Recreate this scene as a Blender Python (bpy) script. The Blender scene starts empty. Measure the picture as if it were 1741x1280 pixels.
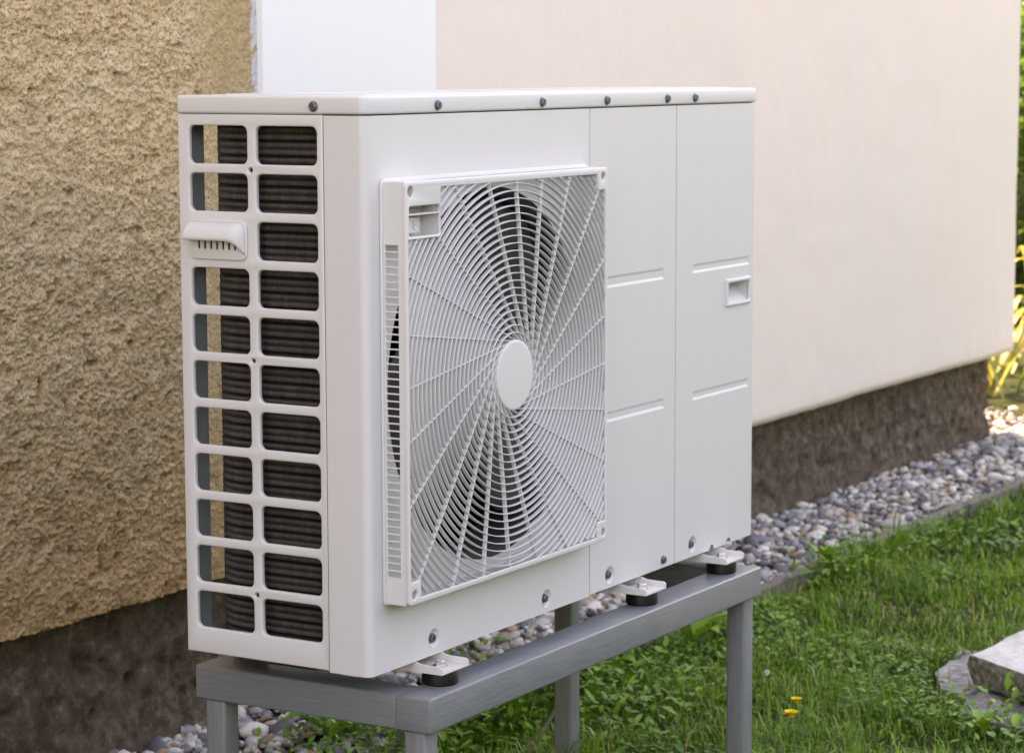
import bpy, bmesh, math, random
import numpy as np
from mathutils import Vector, Matrix

scene = bpy.context.scene
COL = scene.collection
R = math.radians
random.seed(7)
RNG = np.random.default_rng(11)

# ------------------------------------------------------------------ camera
# world frame: the heat pump's front lower left corner is the origin,
# X runs along its front, Y towards the house wall, Z up
cam_d = bpy.data.cameras.new('camera')
cam = bpy.data.objects.new('camera', cam_d)
COL.objects.link(cam)
_r = Vector((0.51376071, -0.85792952, -0.00262195))
_u = Vector((0.10769824, 0.06146124, 0.99228202))
_f = Vector((0.85114689, 0.51007789, -0.12397387))
m = Matrix((( _r.x, _u.x, -_f.x), (_r.y, _u.y, -_f.y), (_r.z, _u.z, -_f.z))).to_4x4()
m.translation = Vector((-2.85574664, -1.94650226, 0.85867843))
cam.matrix_world = m
cam_d.sensor_width = 36.0
cam_d.lens = 4241.17 / 1741.0 * 36.0
cam_d.clip_start = 0.05
cam_d.clip_end = 900.0
cam_d.dof.use_dof = True
cam_d.dof.focus_distance = 3.55
cam_d.dof.aperture_fstop = 11.0
scene.camera = cam

# ------------------------------------------------------------------ sky, sun, exposure
SUN_EL, SUN_AZ = R(54.0), R(4.0)        # azimuth from +Y towards +X: the sun stands behind the house
world = bpy.data.worlds.new('World')
scene.world = world
world.use_nodes = True
wn = world.node_tree
bg = wn.nodes['Background']
sky = wn.nodes.new('ShaderNodeTexSky')
sky.sky_type = 'NISHITA'
sky.sun_disc = False
sky.sun_elevation = SUN_EL
sky.sun_rotation = SUN_AZ
sky.altitude = 300
sky.air_density = 1.0
sky.dust_density = 0.7
sky.ozone_density = 1.0
wn.links.new(sky.outputs['Color'], bg.inputs['Color'])
bg.inputs['Strength'].default_value = 0.14
sd = Vector((math.sin(SUN_AZ) * math.cos(SUN_EL), math.cos(SUN_AZ) * math.cos(SUN_EL), math.sin(SUN_EL)))
sun_d = bpy.data.lights.new('sun', 'SUN')
sun_d.energy = 3.5
sun_d.angle = R(0.53)
sun_d.color = (1.0, 0.95, 0.87)
sun = bpy.data.objects.new('sun', sun_d)
COL.objects.link(sun)
sun.rotation_euler = sd.to_track_quat('Z', 'Y').to_euler()
sun.location = sd * 20
vs = scene.view_settings
vs.view_transform = 'Standard'
vs.look = 'None'
vs.gamma = 1.0
vs.exposure = 2.94
vs.use_curve_mapping = False
scene.render.film_transparent = False
try:                                     # the photograph is balanced for open shade
    vs.use_white_balance = True
    vs.white_balance_temperature = 12000
    vs.white_balance_tint = 30
except Exception:
    pass

# ------------------------------------------------------------------ helpers
def tag(o, label=None, cat=None, group=None, kind=None):
    if label: o['label'] = label
    if cat: o['category'] = cat
    if group: o['group'] = group
    if kind: o['kind'] = kind
    return o

def empty(name, loc=(0, 0, 0)):
    o = bpy.data.objects.new(name, None)
    o.empty_display_size = 0.1
    o.location = loc
    COL.objects.link(o)
    return o

def link(name, me, mat=None, parent=None, sharp=35):
    o = bpy.data.objects.new(name, me)
    COL.objects.link(o)
    if mat and not me.materials:
        me.materials.append(mat)
    if parent is not None:
        o.parent = parent
        if parent.type == 'EMPTY' or True:
            o.matrix_parent_inverse = parent_world(parent).inverted()
    if sharp is not None and len(me.polygons):
        me.polygons.foreach_set('use_smooth', [True] * len(me.polygons))
        me.set_sharp_from_angle(angle=R(sharp))
    return o

def parent_world(o):
    mt = Matrix.LocRotScale(o.location, o.rotation_euler, o.scale)
    if o.parent:
        return parent_world(o.parent) @ o.matrix_parent_inverse @ mt
    return mt

class MB:
    """collects shapes in one bmesh, then links them as one mesh object"""
    def __init__(s): s.bm = bmesh.new()
    def face(s, pts):
        return s.bm.faces.new([s.bm.verts.new(p) for p in pts])
    def box(s, lo, hi, bevel=0, seg=2):
        b = bmesh.new()
        bmesh.ops.create_cube(b, size=1)
        lo, hi = Vector(lo), Vector(hi)
        for v in b.verts:
            v.co = Vector([(lo[i] + hi[i]) / 2 + v.co[i] * (hi[i] - lo[i]) for i in range(3)])
        if bevel:
            bmesh.ops.bevel(b, geom=list(b.edges), offset=bevel, segments=seg, profile=0.5, affect='EDGES')
        s.join(b)
        return s
    def join(s, b, mtx=None):
        me = bpy.data.meshes.new('t')
        b.to_mesh(me); b.free()
        if mtx: me.transform(mtx)
        s.bm.from_mesh(me)
        bpy.data.meshes.remove(me)
    def mesh(s, me, mtx=None):
        if mtx: me.transform(mtx)
        s.bm.from_mesh(me)
        bpy.data.meshes.remove(me)
        return s
    def lathe(s, prof, n=24, mtx=None, cap=True):
        """prof: (r, h) from one end to the other, about local Z"""
        b = bmesh.new()
        rings = []
        for r_, h in prof:
            if r_ < 1e-6: rings.append([b.verts.new((0, 0, h))])
            else: rings.append([b.verts.new((r_ * math.cos(2 * math.pi * k / n), r_ * math.sin(2 * math.pi * k / n), h)) for k in range(n)])
        for a, c in zip(rings, rings[1:]):
            for k in range(n):
                q = [a[k % len(a)], a[(k + 1) % len(a)], c[(k + 1) % len(c)], c[k % len(c)]]
                u = []
                for v in q:
                    if v not in u: u.append(v)
                if len(u) > 2: b.faces.new(u)
        bmesh.ops.recalc_face_normals(b, faces=list(b.faces))
        s.join(b, mtx)
        return s
    def tube(s, pts, rads, n=7):
        pts = [Vector(p) for p in pts]
        rings = []
        for i, p in enumerate(pts):
            d = (pts[min(i + 1, len(pts) - 1)] - pts[max(i - 1, 0)]).normalized()
            a = d.cross(Vector((0, 0, 1)))
            if a.length < 1e-3: a = d.cross(Vector((1, 0, 0)))
            a.normalize(); b_ = d.cross(a)
            r_ = rads[i] if hasattr(rads, '__len__') else rads
            rings.append([s.bm.verts.new(p + r_ * (math.cos(2 * math.pi * k / n) * a + math.sin(2 * math.pi * k / n) * b_)) for k in range(n)])
        for a, c in zip(rings, rings[1:]):
            for k in range(n):
                s.bm.faces.new([a[k], a[(k + 1) % n], c[(k + 1) % n], c[k]])
        s.bm.faces.new(rings[0][::-1]); s.bm.faces.new(rings[-1])
        return s
    def build(s, name, mat, parent=None, sharp=35, recalc=True):
        if recalc: bmesh.ops.recalc_face_normals(s.bm, faces=list(s.bm.faces))
        me = bpy.data.meshes.new(name)
        s.bm.to_mesh(me); s.bm.free()
        return link(name, me, mat, parent, sharp)

def rrect(x0, y0, x1, y1, r=0.0, n=6):
    if r <= 0: return [(x0, y0), (x1, y0), (x1, y1), (x0, y1)]
    out = []
    for cx, cy, a0 in ((x1 - r, y0 + r, -90), (x1 - r, y1 - r, 0), (x0 + r, y1 - r, 90), (x0 + r, y0 + r, 180)):
        for k in range(n + 1):
            a = R(a0 + 90 * k / n)
            out.append((cx + r * math.cos(a), cy + r * math.sin(a)))
    return out

def circ(x, y, r, n=32):
    return [(x + r * math.cos(2 * math.pi * k / n), y + r * math.sin(2 * math.pi * k / n)) for k in range(n)]

def plate(outer, holes, th, bevel=0.0, res=2):
    """flat plate with holes in local XY, z from 0 (front) to -th, edges rounded; returns a mesh"""
    cu = bpy.data.curves.new('p', 'CURVE')
    cu.dimensions = '2D'
    cu.fill_mode = 'BOTH'
    for loop in [outer] + list(holes):
        sp = cu.splines.new('POLY')
        sp.points.add(len(loop) - 1)
        for p, c in zip(sp.points, loop): p.co = (c[0], c[1], 0, 1)
        sp.use_cyclic_u = True
    cu.extrude = max(th / 2 - bevel, 0.00001)
    cu.bevel_depth = bevel
    cu.bevel_resolution = res
    cu.offset = -bevel
    o = bpy.data.objects.new('p', cu)
    COL.objects.link(o)
    dg = bpy.context.evaluated_depsgraph_get()
    me = bpy.data.meshes.new_from_object(o.evaluated_get(dg))
    bpy.data.objects.remove(o); bpy.data.curves.remove(cu)
    me.materials.clear()
    b = bmesh.new(); b.from_mesh(me)
    bmesh.ops.remove_doubles(b, verts=list(b.verts), dist=1e-6)
    for v in b.verts: v.co.z -= th / 2
    b.to_mesh(me); b.free()
    return me

# local plate (a, b, c) -> world
def M_front(y=0.0):   # a = X, b = Z, the front face looks to -Y
    return Matrix(((1, 0, 0, 0), (0, 0, -1, y), (0, 1, 0, 0), (0, 0, 0, 1)))
def M_left(x=0.0):    # a = -Y, b = Z, the front face looks to -X
    return Matrix(((0, 0, -1, x), (-1, 0, 0, 0), (0, 1, 0, 0), (0, 0, 0, 1)))
def M_right(x=0.0):   # a = Y, b = Z, looks to +X
    return Matrix(((0, 0, 1, x), (1, 0, 0, 0), (0, 1, 0, 0), (0, 0, 0, 1)))
def M_top(z=0.0):     # a = X, b = Y, looks up
    return Matrix.Translation((0, 0, z))

def fast_mesh(name, V, quads=None, tris=None, attr=None):
    me = bpy.data.meshes.new(name)
    V = np.asarray(V, np.float32)
    q = np.zeros((0, 4), np.int32) if quads is None else np.asarray(quads, np.int32)
    t = np.zeros((0, 3), np.int32) if tris is None else np.asarray(tris, np.int32)
    me.vertices.add(len(V)); me.vertices.foreach_set('co', V.ravel())
    nl = q.size + t.size
    me.loops.add(nl)
    me.loops.foreach_set('vertex_index', np.concatenate([q.ravel(), t.ravel()]))
    me.polygons.add(len(q) + len(t))
    st = np.concatenate([np.arange(len(q)) * 4, q.size + np.arange(len(t)) * 3]).astype(np.int32)
    me.polygons.foreach_set('loop_start', st)
    if attr is not None:
        a = me.attributes.new('rnd', 'FLOAT', 'POINT')
        a.data.foreach_set('value', np.asarray(attr, np.float32))
    me.update(calc_edges=True)
    me.validate()
    return me

def vnoise(x, y, seed):
    """smooth lattice noise in -1..1"""
    xi, yi = np.floor(x).astype(np.int64), np.floor(y).astype(np.int64)
    fx, fy = x - xi, y - yi
    def h(a, b):
        n = (a * 374761393 + b * 668265263 + seed * 974634777) & 0xffffffff
        n = ((n ^ (n >> 13)) * 1274126177) & 0xffffffff
        n = (n ^ (n >> 16)) & 0xffff
        return n / 32767.5 - 1
    sx, sy = fx * fx * (3 - 2 * fx), fy * fy * (3 - 2 * fy)
    return (h(xi, yi) * (1 - sx) + h(xi + 1, yi) * sx) * (1 - sy) + (h(xi, yi + 1) * (1 - sx) + h(xi + 1, yi + 1) * sx) * sy

def sstep(a, b, x):
    t = np.clip((x - a) / (b - a), 0, 1)
    return t * t * (3 - 2 * t)

# ------------------------------------------------------------------ materials
class NT:
    def __init__(s, name):
        s.m = bpy.data.materials.new(name); s.m.use_nodes = True
        s.t = s.m.node_tree; s.n = s.t.nodes
        s.b = s.n['Principled BSDF']
        s.tc = s.n.new('ShaderNodeTexCoord')
    def new(s, typ, **kw):
        n = s.n.new(typ)
        for k, v in kw.items():
            if hasattr(n, k): setattr(n, k, v)
        return n
    def put(s, sock, v):
        if isinstance(v, bpy.types.NodeSocket): s.t.links.new(v, sock)
        else: sock.default_value = v
    def noise(s, scale, detail=4, rough=0.55, vec=None, dist=0.0, stretch=None):
        n = s.new('ShaderNodeTexNoise')
        n.inputs['Scale'].default_value = scale; n.inputs['Detail'].default_value = detail
        n.inputs['Roughness'].default_value = rough; n.inputs['Distortion'].default_value = dist
        v = vec or s.tc.outputs['Object']
        if stretch:
            mp = s.new('ShaderNodeMapping'); mp.inputs['Scale'].default_value = stretch
            s.t.links.new(v, mp.inputs['Vector']); v = mp.outputs['Vector']
        s.t.links.new(v, n.inputs['Vector'])
        return n.outputs['Fac']
    def vor(s, scale, feature='F1', out='Distance', vec=None, rnd=1.0):
        n = s.new('ShaderNodeTexVoronoi'); n.feature = feature
        n.inputs['Scale'].default_value = scale; n.inputs['Randomness'].default_value = rnd
        s.t.links.new(vec or s.tc.outputs['Object'], n.inputs['Vector'])
        return n.outputs[out]
    def ramp(s, fac, stops):
        n = s.new('ShaderNodeValToRGB'); cr = n.color_ramp
        cr.elements.remove(cr.elements[1])
        for k, (p, c) in enumerate(stops):
            if k == 0: e = cr.elements[0]; e.position = p
            else: e = cr.elements.new(p)
            e.color = (c, c, c, 1) if not hasattr(c, '__len__') else (*c, 1)
        s.put(n.inputs['Fac'], fac)
        return n.outputs['Color']
    def mix(s, fac, a, b, mode='MIX'):
        n = s.new('ShaderNodeMix'); n.data_type = 'RGBA'; n.blend_type = mode
        s.put(n.inputs[0], fac)
        s.put(n.inputs[6], a if isinstance(a, bpy.types.NodeSocket) else (*a, 1))
        s.put(n.inputs[7], b if isinstance(b, bpy.types.NodeSocket) else (*b, 1))
        return n.outputs[2]
    def math(s, op, a, b=0.0, clamp=False):
        n = s.new('ShaderNodeMath'); n.operation = op; n.use_clamp = clamp
        s.put(n.inputs[0], a); s.put(n.inputs[1], b)
        return n.outputs[0]
    def sep(s, axis):
        n = s.new('ShaderNodeSeparateXYZ'); s.t.links.new(s.tc.outputs['Object'], n.inputs[0])
        return n.outputs[axis]
    def attr(s, name):
        n = s.new('ShaderNodeAttribute'); n.attribute_name = name
        return n.outputs['Fac']
    def bump(s, h, strength=0.3, dist=0.01):
        n = s.new('ShaderNodeBump'); n.inputs['Strength'].default_value = strength; n.inputs['Distance'].default_value = dist
        s.put(n.inputs['Height'], h); s.t.links.new(n.outputs['Normal'], s.b.inputs['Normal'])
    def done(s, col, rough=0.6, spec=0.5, metal=0.0, trans=None):
        s.put(s.b.inputs['Base Color'], col if isinstance(col, bpy.types.NodeSocket) else (*col, 1))
        s.put(s.b.inputs['Roughness'], rough)
        s.b.inputs['Specular IOR Level'].default_value = spec
        s.b.inputs['Metallic'].default_value = metal
        return s.m

def mk_paint(name, col, rough=0.38, dirt=0.08, bump=0.0):
    t = NT(name)
    n = t.noise(6, 5, 0.6); n2 = t.noise(90, 3, 0.6)
    c = t.mix(t.ramp(n, [(0.35, 0.0), (0.75, dirt)]), col, tuple(x * 0.72 for x in col))
    st = t.noise(26, 4, 0.6, stretch=(1, 1, 0.03))
    c = t.mix(t.ramp(st, [(0.45, 0.0), (0.85, dirt)]), c, tuple(x * f for x, f in zip(col, (0.82, 0.78, 0.71))))
    t.bump(n2, 0.04, 0.002)
    return t.done(c, t.ramp(n, [(0.3, rough - 0.02), (0.8, rough + 0.08)]), 0.45)

MAT = {}
MAT['white'] = mk_paint('white_powder_coat', (0.655, 0.645, 0.64), 0.37)
MAT['plastic'] = mk_paint('white_plastic', (0.665, 0.655, 0.645), 0.40, 0.06)
MAT['foot'] = mk_paint('foot_paint', (0.72, 0.69, 0.65), 0.45, 0.25)
t = NT('inner_dark'); MAT['dark'] = t.done((0.018, 0.018, 0.019), 0.7, 0.3)
t = NT('inner_grey'); MAT['inner'] = t.done((0.30, 0.31, 0.31), 0.55, 0.4)
t = NT('galvanised'); MAT['galv'] = t.done(t.ramp(t.noise(30), [(0.3, (0.20, 0.225, 0.225)), (0.7, (0.25, 0.27, 0.27))]), 0.5, 0.4)
t = NT('bell_grey'); MAT['bell'] = t.done((0.05, 0.05, 0.05), 0.6, 0.3)
t = NT('fan_plastic'); MAT['fan'] = t.done(t.ramp(t.noise(20), [(0.3, (0.030, 0.030, 0.028)), (0.7, (0.045, 0.043, 0.040))]), 0.5, 0.4)
t = NT('screw_steel'); MAT['screw'] = t.done(t.ramp(t.noise(400), [(0.3, (0.10, 0.11, 0.13)), (0.7, (0.24, 0.26, 0.29))]), 0.38, 0.5, 0.75)
t = NT('zinc_bolt'); MAT['zinc'] = t.done(t.ramp(t.noise(300), [(0.3, (0.62, 0.62, 0.60)), (0.75, (0.75, 0.75, 0.74))]), 0.28, 0.5, 1.0)
t = NT('black_rubber'); t.bump(t.noise(500), 0.1, 0.001); MAT['rubber'] = t.done((0.006, 0.006, 0.0065), 0.45, 0.3)
# coil fins: dark bronze lamella, dusty here and there
t = NT('coil_fins')
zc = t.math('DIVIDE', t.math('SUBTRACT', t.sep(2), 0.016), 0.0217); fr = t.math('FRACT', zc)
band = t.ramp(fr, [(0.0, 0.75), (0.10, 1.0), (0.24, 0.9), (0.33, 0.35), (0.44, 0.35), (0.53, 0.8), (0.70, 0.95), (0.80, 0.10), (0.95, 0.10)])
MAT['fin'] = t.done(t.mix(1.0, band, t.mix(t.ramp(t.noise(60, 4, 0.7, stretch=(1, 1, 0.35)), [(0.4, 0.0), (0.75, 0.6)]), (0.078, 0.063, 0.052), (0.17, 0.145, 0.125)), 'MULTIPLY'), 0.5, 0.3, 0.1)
t = NT('coil_tubes'); MAT['tube'] = t.done((0.03, 0.022, 0.018), 0.5, 0.4, 0.3)
# stand: grey brushed-on paint
def mk_stand(name, stretch):
  t = NT(name)
  br = t.noise(60, 5, 0.65, stretch=stretch)
  bl = t.noise(7, 4, 0.6)
  c = t.mix(t.ramp(br, [(0.35, 0.0), (0.7, 0.7)]), (0.165, 0.178, 0.185), (0.245, 0.258, 0.265))
  c = t.mix(t.ramp(bl, [(0.45, 0.0), (0.75, 0.3)]), c, (0.26, 0.26, 0.25))
  c = t.mix(t.ramp(t.vor(38), [(0.03, 0.8), (0.06, 0.0)]), c, (0.12, 0.09, 0.07))
  t.bump(br, 0.35, 0.0015)
  return t.done(c, t.ramp(br, [(0.3, 0.33), (0.7, 0.42)]), 0.6)
MAT['stand'] = mk_stand('grey_paint', (0.25, 0.25, 5.0))
MAT['stand_leg'] = mk_stand('grey_paint_leg', (4.0, 4.0, 0.25))

# rough plaster: sandy render with dark, rusty and pale grains
t = NT('rough_plaster')
X, Z = t.sep(0), t.sep(2)
big, mid, fine = t.noise(3.0, 5, 0.6), t.noise(26, 6, 0.68, dist=0.6), t.noise(210, 3, 0.7)
c = t.ramp(mid, [(0.26, (0.38, 0.225, 0.095)), (0.42, (0.65, 0.45, 0.245)), (0.60, (0.77, 0.565, 0.345)), (0.8, (0.85, 0.69, 0.49))])
c = t.mix(t.ramp(fine, [(0.38, 0.85), (0.49, 0.0)]), c, (0.20, 0.13, 0.07))
c = t.mix(t.ramp(fine, [(0.58, 0.0), (0.72, 0.6)]), c, (0.70, 0.63, 0.52))
c = t.mix(t.ramp(big, [(0.46, 0.0), (0.72, 0.45)]), c, (0.50, 0.365, 0.22))
c = t.mix(t.ramp(t.noise(7, 5, 0.65), [(0.54, 0.0), (0.72, 0.40)]), c, (0.46, 0.38, 0.29))
g1 = t.vor(75); g1c = t.vor(75, out='Color')
sel = t.new('ShaderNodeSeparateColor'); t.t.links.new(g1c, sel.inputs[0])
msk = t.math('MULTIPLY', t.ramp(g1, [(0.20, 1.0), (0.30, 0.0)]), t.ramp(sel.outputs[0], [(0.80, 0.0), (0.84, 0.85)]))
c = t.mix(msk, c, t.ramp(sel.outputs[1], [(0.2, (0.06, 0.055, 0.055)), (0.45, (0.20, 0.21, 0.23)), (0.6, (0.32, 0.13, 0.05)), (0.85, (0.62, 0.58, 0.5))]))
zl = t.math('ADD', Z, t.math('MULTIPLY', t.noise(5, 4), 0.30))
low = t.ramp(t.math('MULTIPLY', t.math('ADD', zl, 0.16), 1.3), [(0.16, 0.9), (0.75, 0.0)])
c = t.mix(low, c, t.mix(0.60, c, (0.46, 0.22, 0.085)))
ochre = t.ramp(t.math('MULTIPLY', t.math('SUBTRACT', X, 0.93), 5.0), [(0.10, 0.0), (0.6, 0.7)])
c = t.mix(ochre, c, t.ramp(t.noise(60, 5, 0.7), [(0.3, (0.34, 0.22, 0.10)), (0.6, (0.50, 0.36, 0.19)), (0.8, (0.56, 0.44, 0.27))]))
pe = t.math('ADD', X, t.math('MULTIPLY', t.noise(70, 4, 0.7), 0.02))
pm = t.ramp(t.math('MULTIPLY', t.math('SUBTRACT', pe, 1.10), 10.0), [(0.50, 0.0), (0.56, 0.92)])
pm = t.math('MULTIPLY', pm, t.ramp(t.noise(48, 3, 0.6), [(0.40, 0.12), (0.47, 1.0)]))
c = t.mix(pm, c, (0.66, 0.66, 0.70))
t.bump(t.math('ADD', t.math('MULTIPLY', mid, 0.8), t.math('ADD', fine, t.math('MULTIPLY', g1, 0.5))), 1.0, 0.005)
MAT['plaster'] = t.done(c, 0.92, 0.2)

t = NT('white_render')
n = t.noise(4, 5, 0.6)
t.bump(t.noise(130, 4, 0.6), 0.12, 0.003)
c = t.mix(t.ramp(n, [(0.45, 0.0), (0.8, 0.3)]), (0.86, 0.87, 0.885), (0.82, 0.83, 0.845))
MAT['white_render'] = t.done(t.mix(t.ramp(t.vor(9), [(0.02, 0.4), (0.035, 0.0)]), c, (0.5, 0.48, 0.46)), 0.8, 0.25)
t = NT('peach_render')
n = t.noise(2.2, 5, 0.6, stretch=(1.6, 1, 0.25)); n2 = t.noise(14, 5, 0.65, stretch=(1.5, 1, 0.5))
c = t.mix(t.ramp(n, [(0.36, 0.0), (0.72, 0.8)]), (0.795, 0.68, 0.61), (0.765, 0.68, 0.625))
c = t.mix(t.ramp(n2, [(0.5, 0.0), (0.8, 0.35)]), c, (0.75, 0.65, 0.57))
lowp = t.ramp(t.math('MULTIPLY', t.math('ADD', t.math('ADD', t.sep(2), 0.16), t.math('MULTIPLY', n2, 0.05)), 6.0), [(0.12, 0.45), (0.5, 0.0)])
c = t.mix(lowp, c, (0.66, 0.52, 0.42))
t.bump(t.math('ADD', t.noise(160, 4, 0.6), t.noise(28, 4, 0.6)), 0.35, 0.003)
MAT['peach'] = t.done(c, 0.8, 0.25)
t = NT('plinth_concrete')
a, b_ = t.noise(5, 6, 0.65), t.noise(30, 9, 0.74)
c = t.ramp(b_, [(0.32, (0.028, 0.019, 0.012)), (0.45, (0.105, 0.074, 0.050)), (0.56, (0.165, 0.125, 0.092)), (0.70, (0.33, 0.28, 0.225))])
c = t.mix(t.ramp(a, [(0.4, 0.0), (0.7, 0.6)]), c, (0.115, 0.088, 0.068))
zz = t.math('ADD', t.sep(2), t.math('MULTIPLY', t.noise(12, 4), 0.12))
c = t.mix(t.ramp(t.math('MULTIPLY', t.math('ADD', zz, 0.5), 4.0), [(0.22, 0.6), (0.55, 0.0)]), c, (0.19, 0.155, 0.125))
t.bump(t.math('ADD', b_, t.noise(150, 4, 0.7)), 0.9, 0.006)
MAT['plinth'] = t.done(c, 0.93, 0.2)
t = NT('roof_tiles'); MAT['unseen_roof'] = t.done(t.ramp(t.noise(8), [(0.3, (0.22, 0.09, 0.05)), (0.7, (0.32, 0.14, 0.08))]), 0.8)

t = NT('lawn_soil')
c = t.ramp(t.noise(3, 6, 0.7), [(0.3, (0.014, 0.022, 0.006)), (0.55, (0.028, 0.040, 0.010)), (0.75, (0.045, 0.05, 0.018))])
c = t.mix(t.ramp(t.noise(40, 4, 0.7), [(0.45, 0.0), (0.7, 0.6)]), c, (0.03, 0.023, 0.013))
t.bump(t.noise(60, 4, 0.7), 0.8, 0.02)
MAT['lawn'] = t.done(c, 0.95, 0.1)
t = NT('gravel_soil'); t.bump(t.noise(80), 0.6, 0.01)
MAT['soil'] = t.done(t.ramp(t.noise(40), [(0.3, (0.025, 0.02, 0.016)), (0.7, (0.08, 0.065, 0.05))]), 0.95, 0.1)
t = NT('kerb_concrete'); nn = t.noise(60, 6, 0.7); t.bump(nn, 0.5, 0.006)
c = t.ramp(nn, [(0.3, (0.10, 0.09, 0.075)), (0.7, (0.27, 0.24, 0.205))])
MAT['kerb'] = t.done(t.mix(t.ramp(t.noise(9, 4), [(0.5, 0.0), (0.7, 0.6)]), c, (0.09, 0.09, 0.045)), 0.95, 0.15)
t = NT('kerb_brick'); nn = t.noise(70, 6, 0.7); t.bump(nn, 0.5, 0.006)
MAT['slab'] = t.done(t.mix(t.ramp(t.noise(26, 6, 0.72), [(0.44, 0.0), (0.62, 0.65)]), (0.63, 0.62, 0.58), (0.36, 0.35, 0.32)), 0.9, 0.2)
t = NT('slab_side'); nn = t.noise(60, 6, 0.75); t.bump(nn, 0.9, 0.01)
MAT['slab_side'] = t.done(t.ramp(nn, [(0.32, (0.055, 0.05, 0.03)), (0.5, (0.20, 0.18, 0.13)), (0.66, (0.46, 0.43, 0.37))]), 0.95, 0.15)
t = NT('flat_stone'); nn = t.noise(40, 6, 0.72); t.bump(nn, 0.7, 0.008)
MAT['stone'] = t.done(t.ramp(nn, [(0.3, (0.13, 0.125, 0.12)), (0.5, (0.30, 0.285, 0.28)), (0.7, (0.50, 0.48, 0.47))]), 0.92, 0.2)
PEB = [(0.0, (0.035, 0.038, 0.048)), (0.14, (0.11, 0.115, 0.135)), (0.26, (0.25, 0.255, 0.27)), (0.38, (0.42, 0.40, 0.375)), (0.52, (0.66, 0.62, 0.56)),
       (0.62, (0.50, 0.42, 0.33)), (0.68, (0.20, 0.145, 0.10)), (0.73, (0.42, 0.25, 0.12)), (0.78, (0.52, 0.45, 0.38)), (0.88, (0.07, 0.075, 0.09)), (1.0, (0.74, 0.73, 0.70))]
def mk_pebble(name, indiv):
    t = NT(name)
    if indiv:
        oi = t.new('ShaderNodeObjectInfo'); f = oi.outputs['Random']
    else: f = t.attr('rnd')
    c = t.ramp(f, PEB)
    n = t.noise(55, 4, 0.6)
    c = t.mix(t.ramp(n, [(0.4, 0.0), (0.75, 0.55)]), c, t.mix(0.5, c, (0.55, 0.5, 0.45)))
    c = t.mix(t.ramp(t.noise(240, 3, 0.7), [(0.55, 0.0), (0.75, 0.4)]), c, (0.12, 0.10, 0.09))
    return t.done(c, 0.62, 0.35)
MAT['pebble'] = mk_pebble('pebble', True)
MAT['pebbles'] = mk_pebble('pebble_mass', False)
def mk_leaf(name, stops, rough=0.45, attr='rnd', trans=0.25):
    t = NT(name)
    c = t.ramp(t.attr(attr), stops)
    t.done(c, rough, 0.4)
    tr = t.new('ShaderNodeBsdfTranslucent'); t.t.links.new(c, tr.inputs['Color'])
    mx = t.new('ShaderNodeMixShader'); mx.inputs[0].default_value = trans
    t.t.links.new(t.b.outputs[0], mx.inputs[1]); t.t.links.new(tr.outputs[0], mx.inputs[2])
    t.t.links.new(mx.outputs[0], t.n['Material Output'].inputs['Surface'])
    return t.m
MAT['grass'] = mk_leaf('grass_blades', [(0.0, (0.035, 0.10, 0.006)), (0.35, (0.095, 0.25, 0.013)), (0.65, (0.18, 0.37, 0.022)), (0.88, (0.30, 0.46, 0.045)), (1.0, (0.50, 0.42, 0.18))])
MAT['clover'] = mk_leaf('weed_leaves', [(0.0, (0.055, 0.15, 0.02)), (0.5, (0.10, 0.26, 0.025)), (0.85, (0.18, 0.38, 0.035)), (1.0, (0.32, 0.44, 0.05))], 0.38)
MAT['shrub'] = mk_leaf('shrub_leaves', [(0.0, (0.05, 0.12, 0.02)), (0.5, (0.10, 0.22, 0.035)), (1.0, (0.22, 0.33, 0.06))], 0.4, trans=0.45)
MAT['lily'] = mk_leaf('strap_leaves', [(0.0, (0.10, 0.17, 0.03)), (0.6, (0.22, 0.26, 0.05)), (1.0, (0.48, 0.36, 0.08))], 0.4)
t = NT('stem'); MAT['stem'] = t.done(t.ramp(t.noise(50), [(0.3, (0.07, 0.06, 0.02)), (0.7, (0.14, 0.11, 0.05))]), 0.7)
t = NT('green_stem'); MAT['gstem'] = t.done((0.09, 0.14, 0.03), 0.6)
t = NT('yellow_petal'); MAT['yellow'] = t.done(t.ramp(t.noise(200), [(0.3, (0.80, 0.52, 0.015)), (0.7, (0.86, 0.66, 0.03))]), 0.5)
t = NT('orange_petal'); MAT['orange'] = t.done((0.55, 0.2, 0.02), 0.5)
t = NT('white_fluff'); MAT['fluff'] = t.done((0.62, 0.60, 0.56), 0.8)
t = NT('bark'); nn = t.noise(30, 5, 0.7, stretch=(1, 1, 0.15)); t.bump(nn, 0.6, 0.01); MAT['bark'] = t.done(t.ramp(nn, [(0.3, (0.10, 0.075, 0.05)), (0.7, (0.25, 0.19, 0.13))]), 0.9)

# ------------------------------------------------------------------ setting: ground
G = -0.475
WY = 1.05                     # plane of the house wall
KX0, KX1 = -3.0, 6.15         # gravel strip runs along the house
KY = 0.69                     # inner edge of the kerb
gx = np.linspace(-6, 12, 181); gy = np.linspace(-6, 6, 121)
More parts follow.
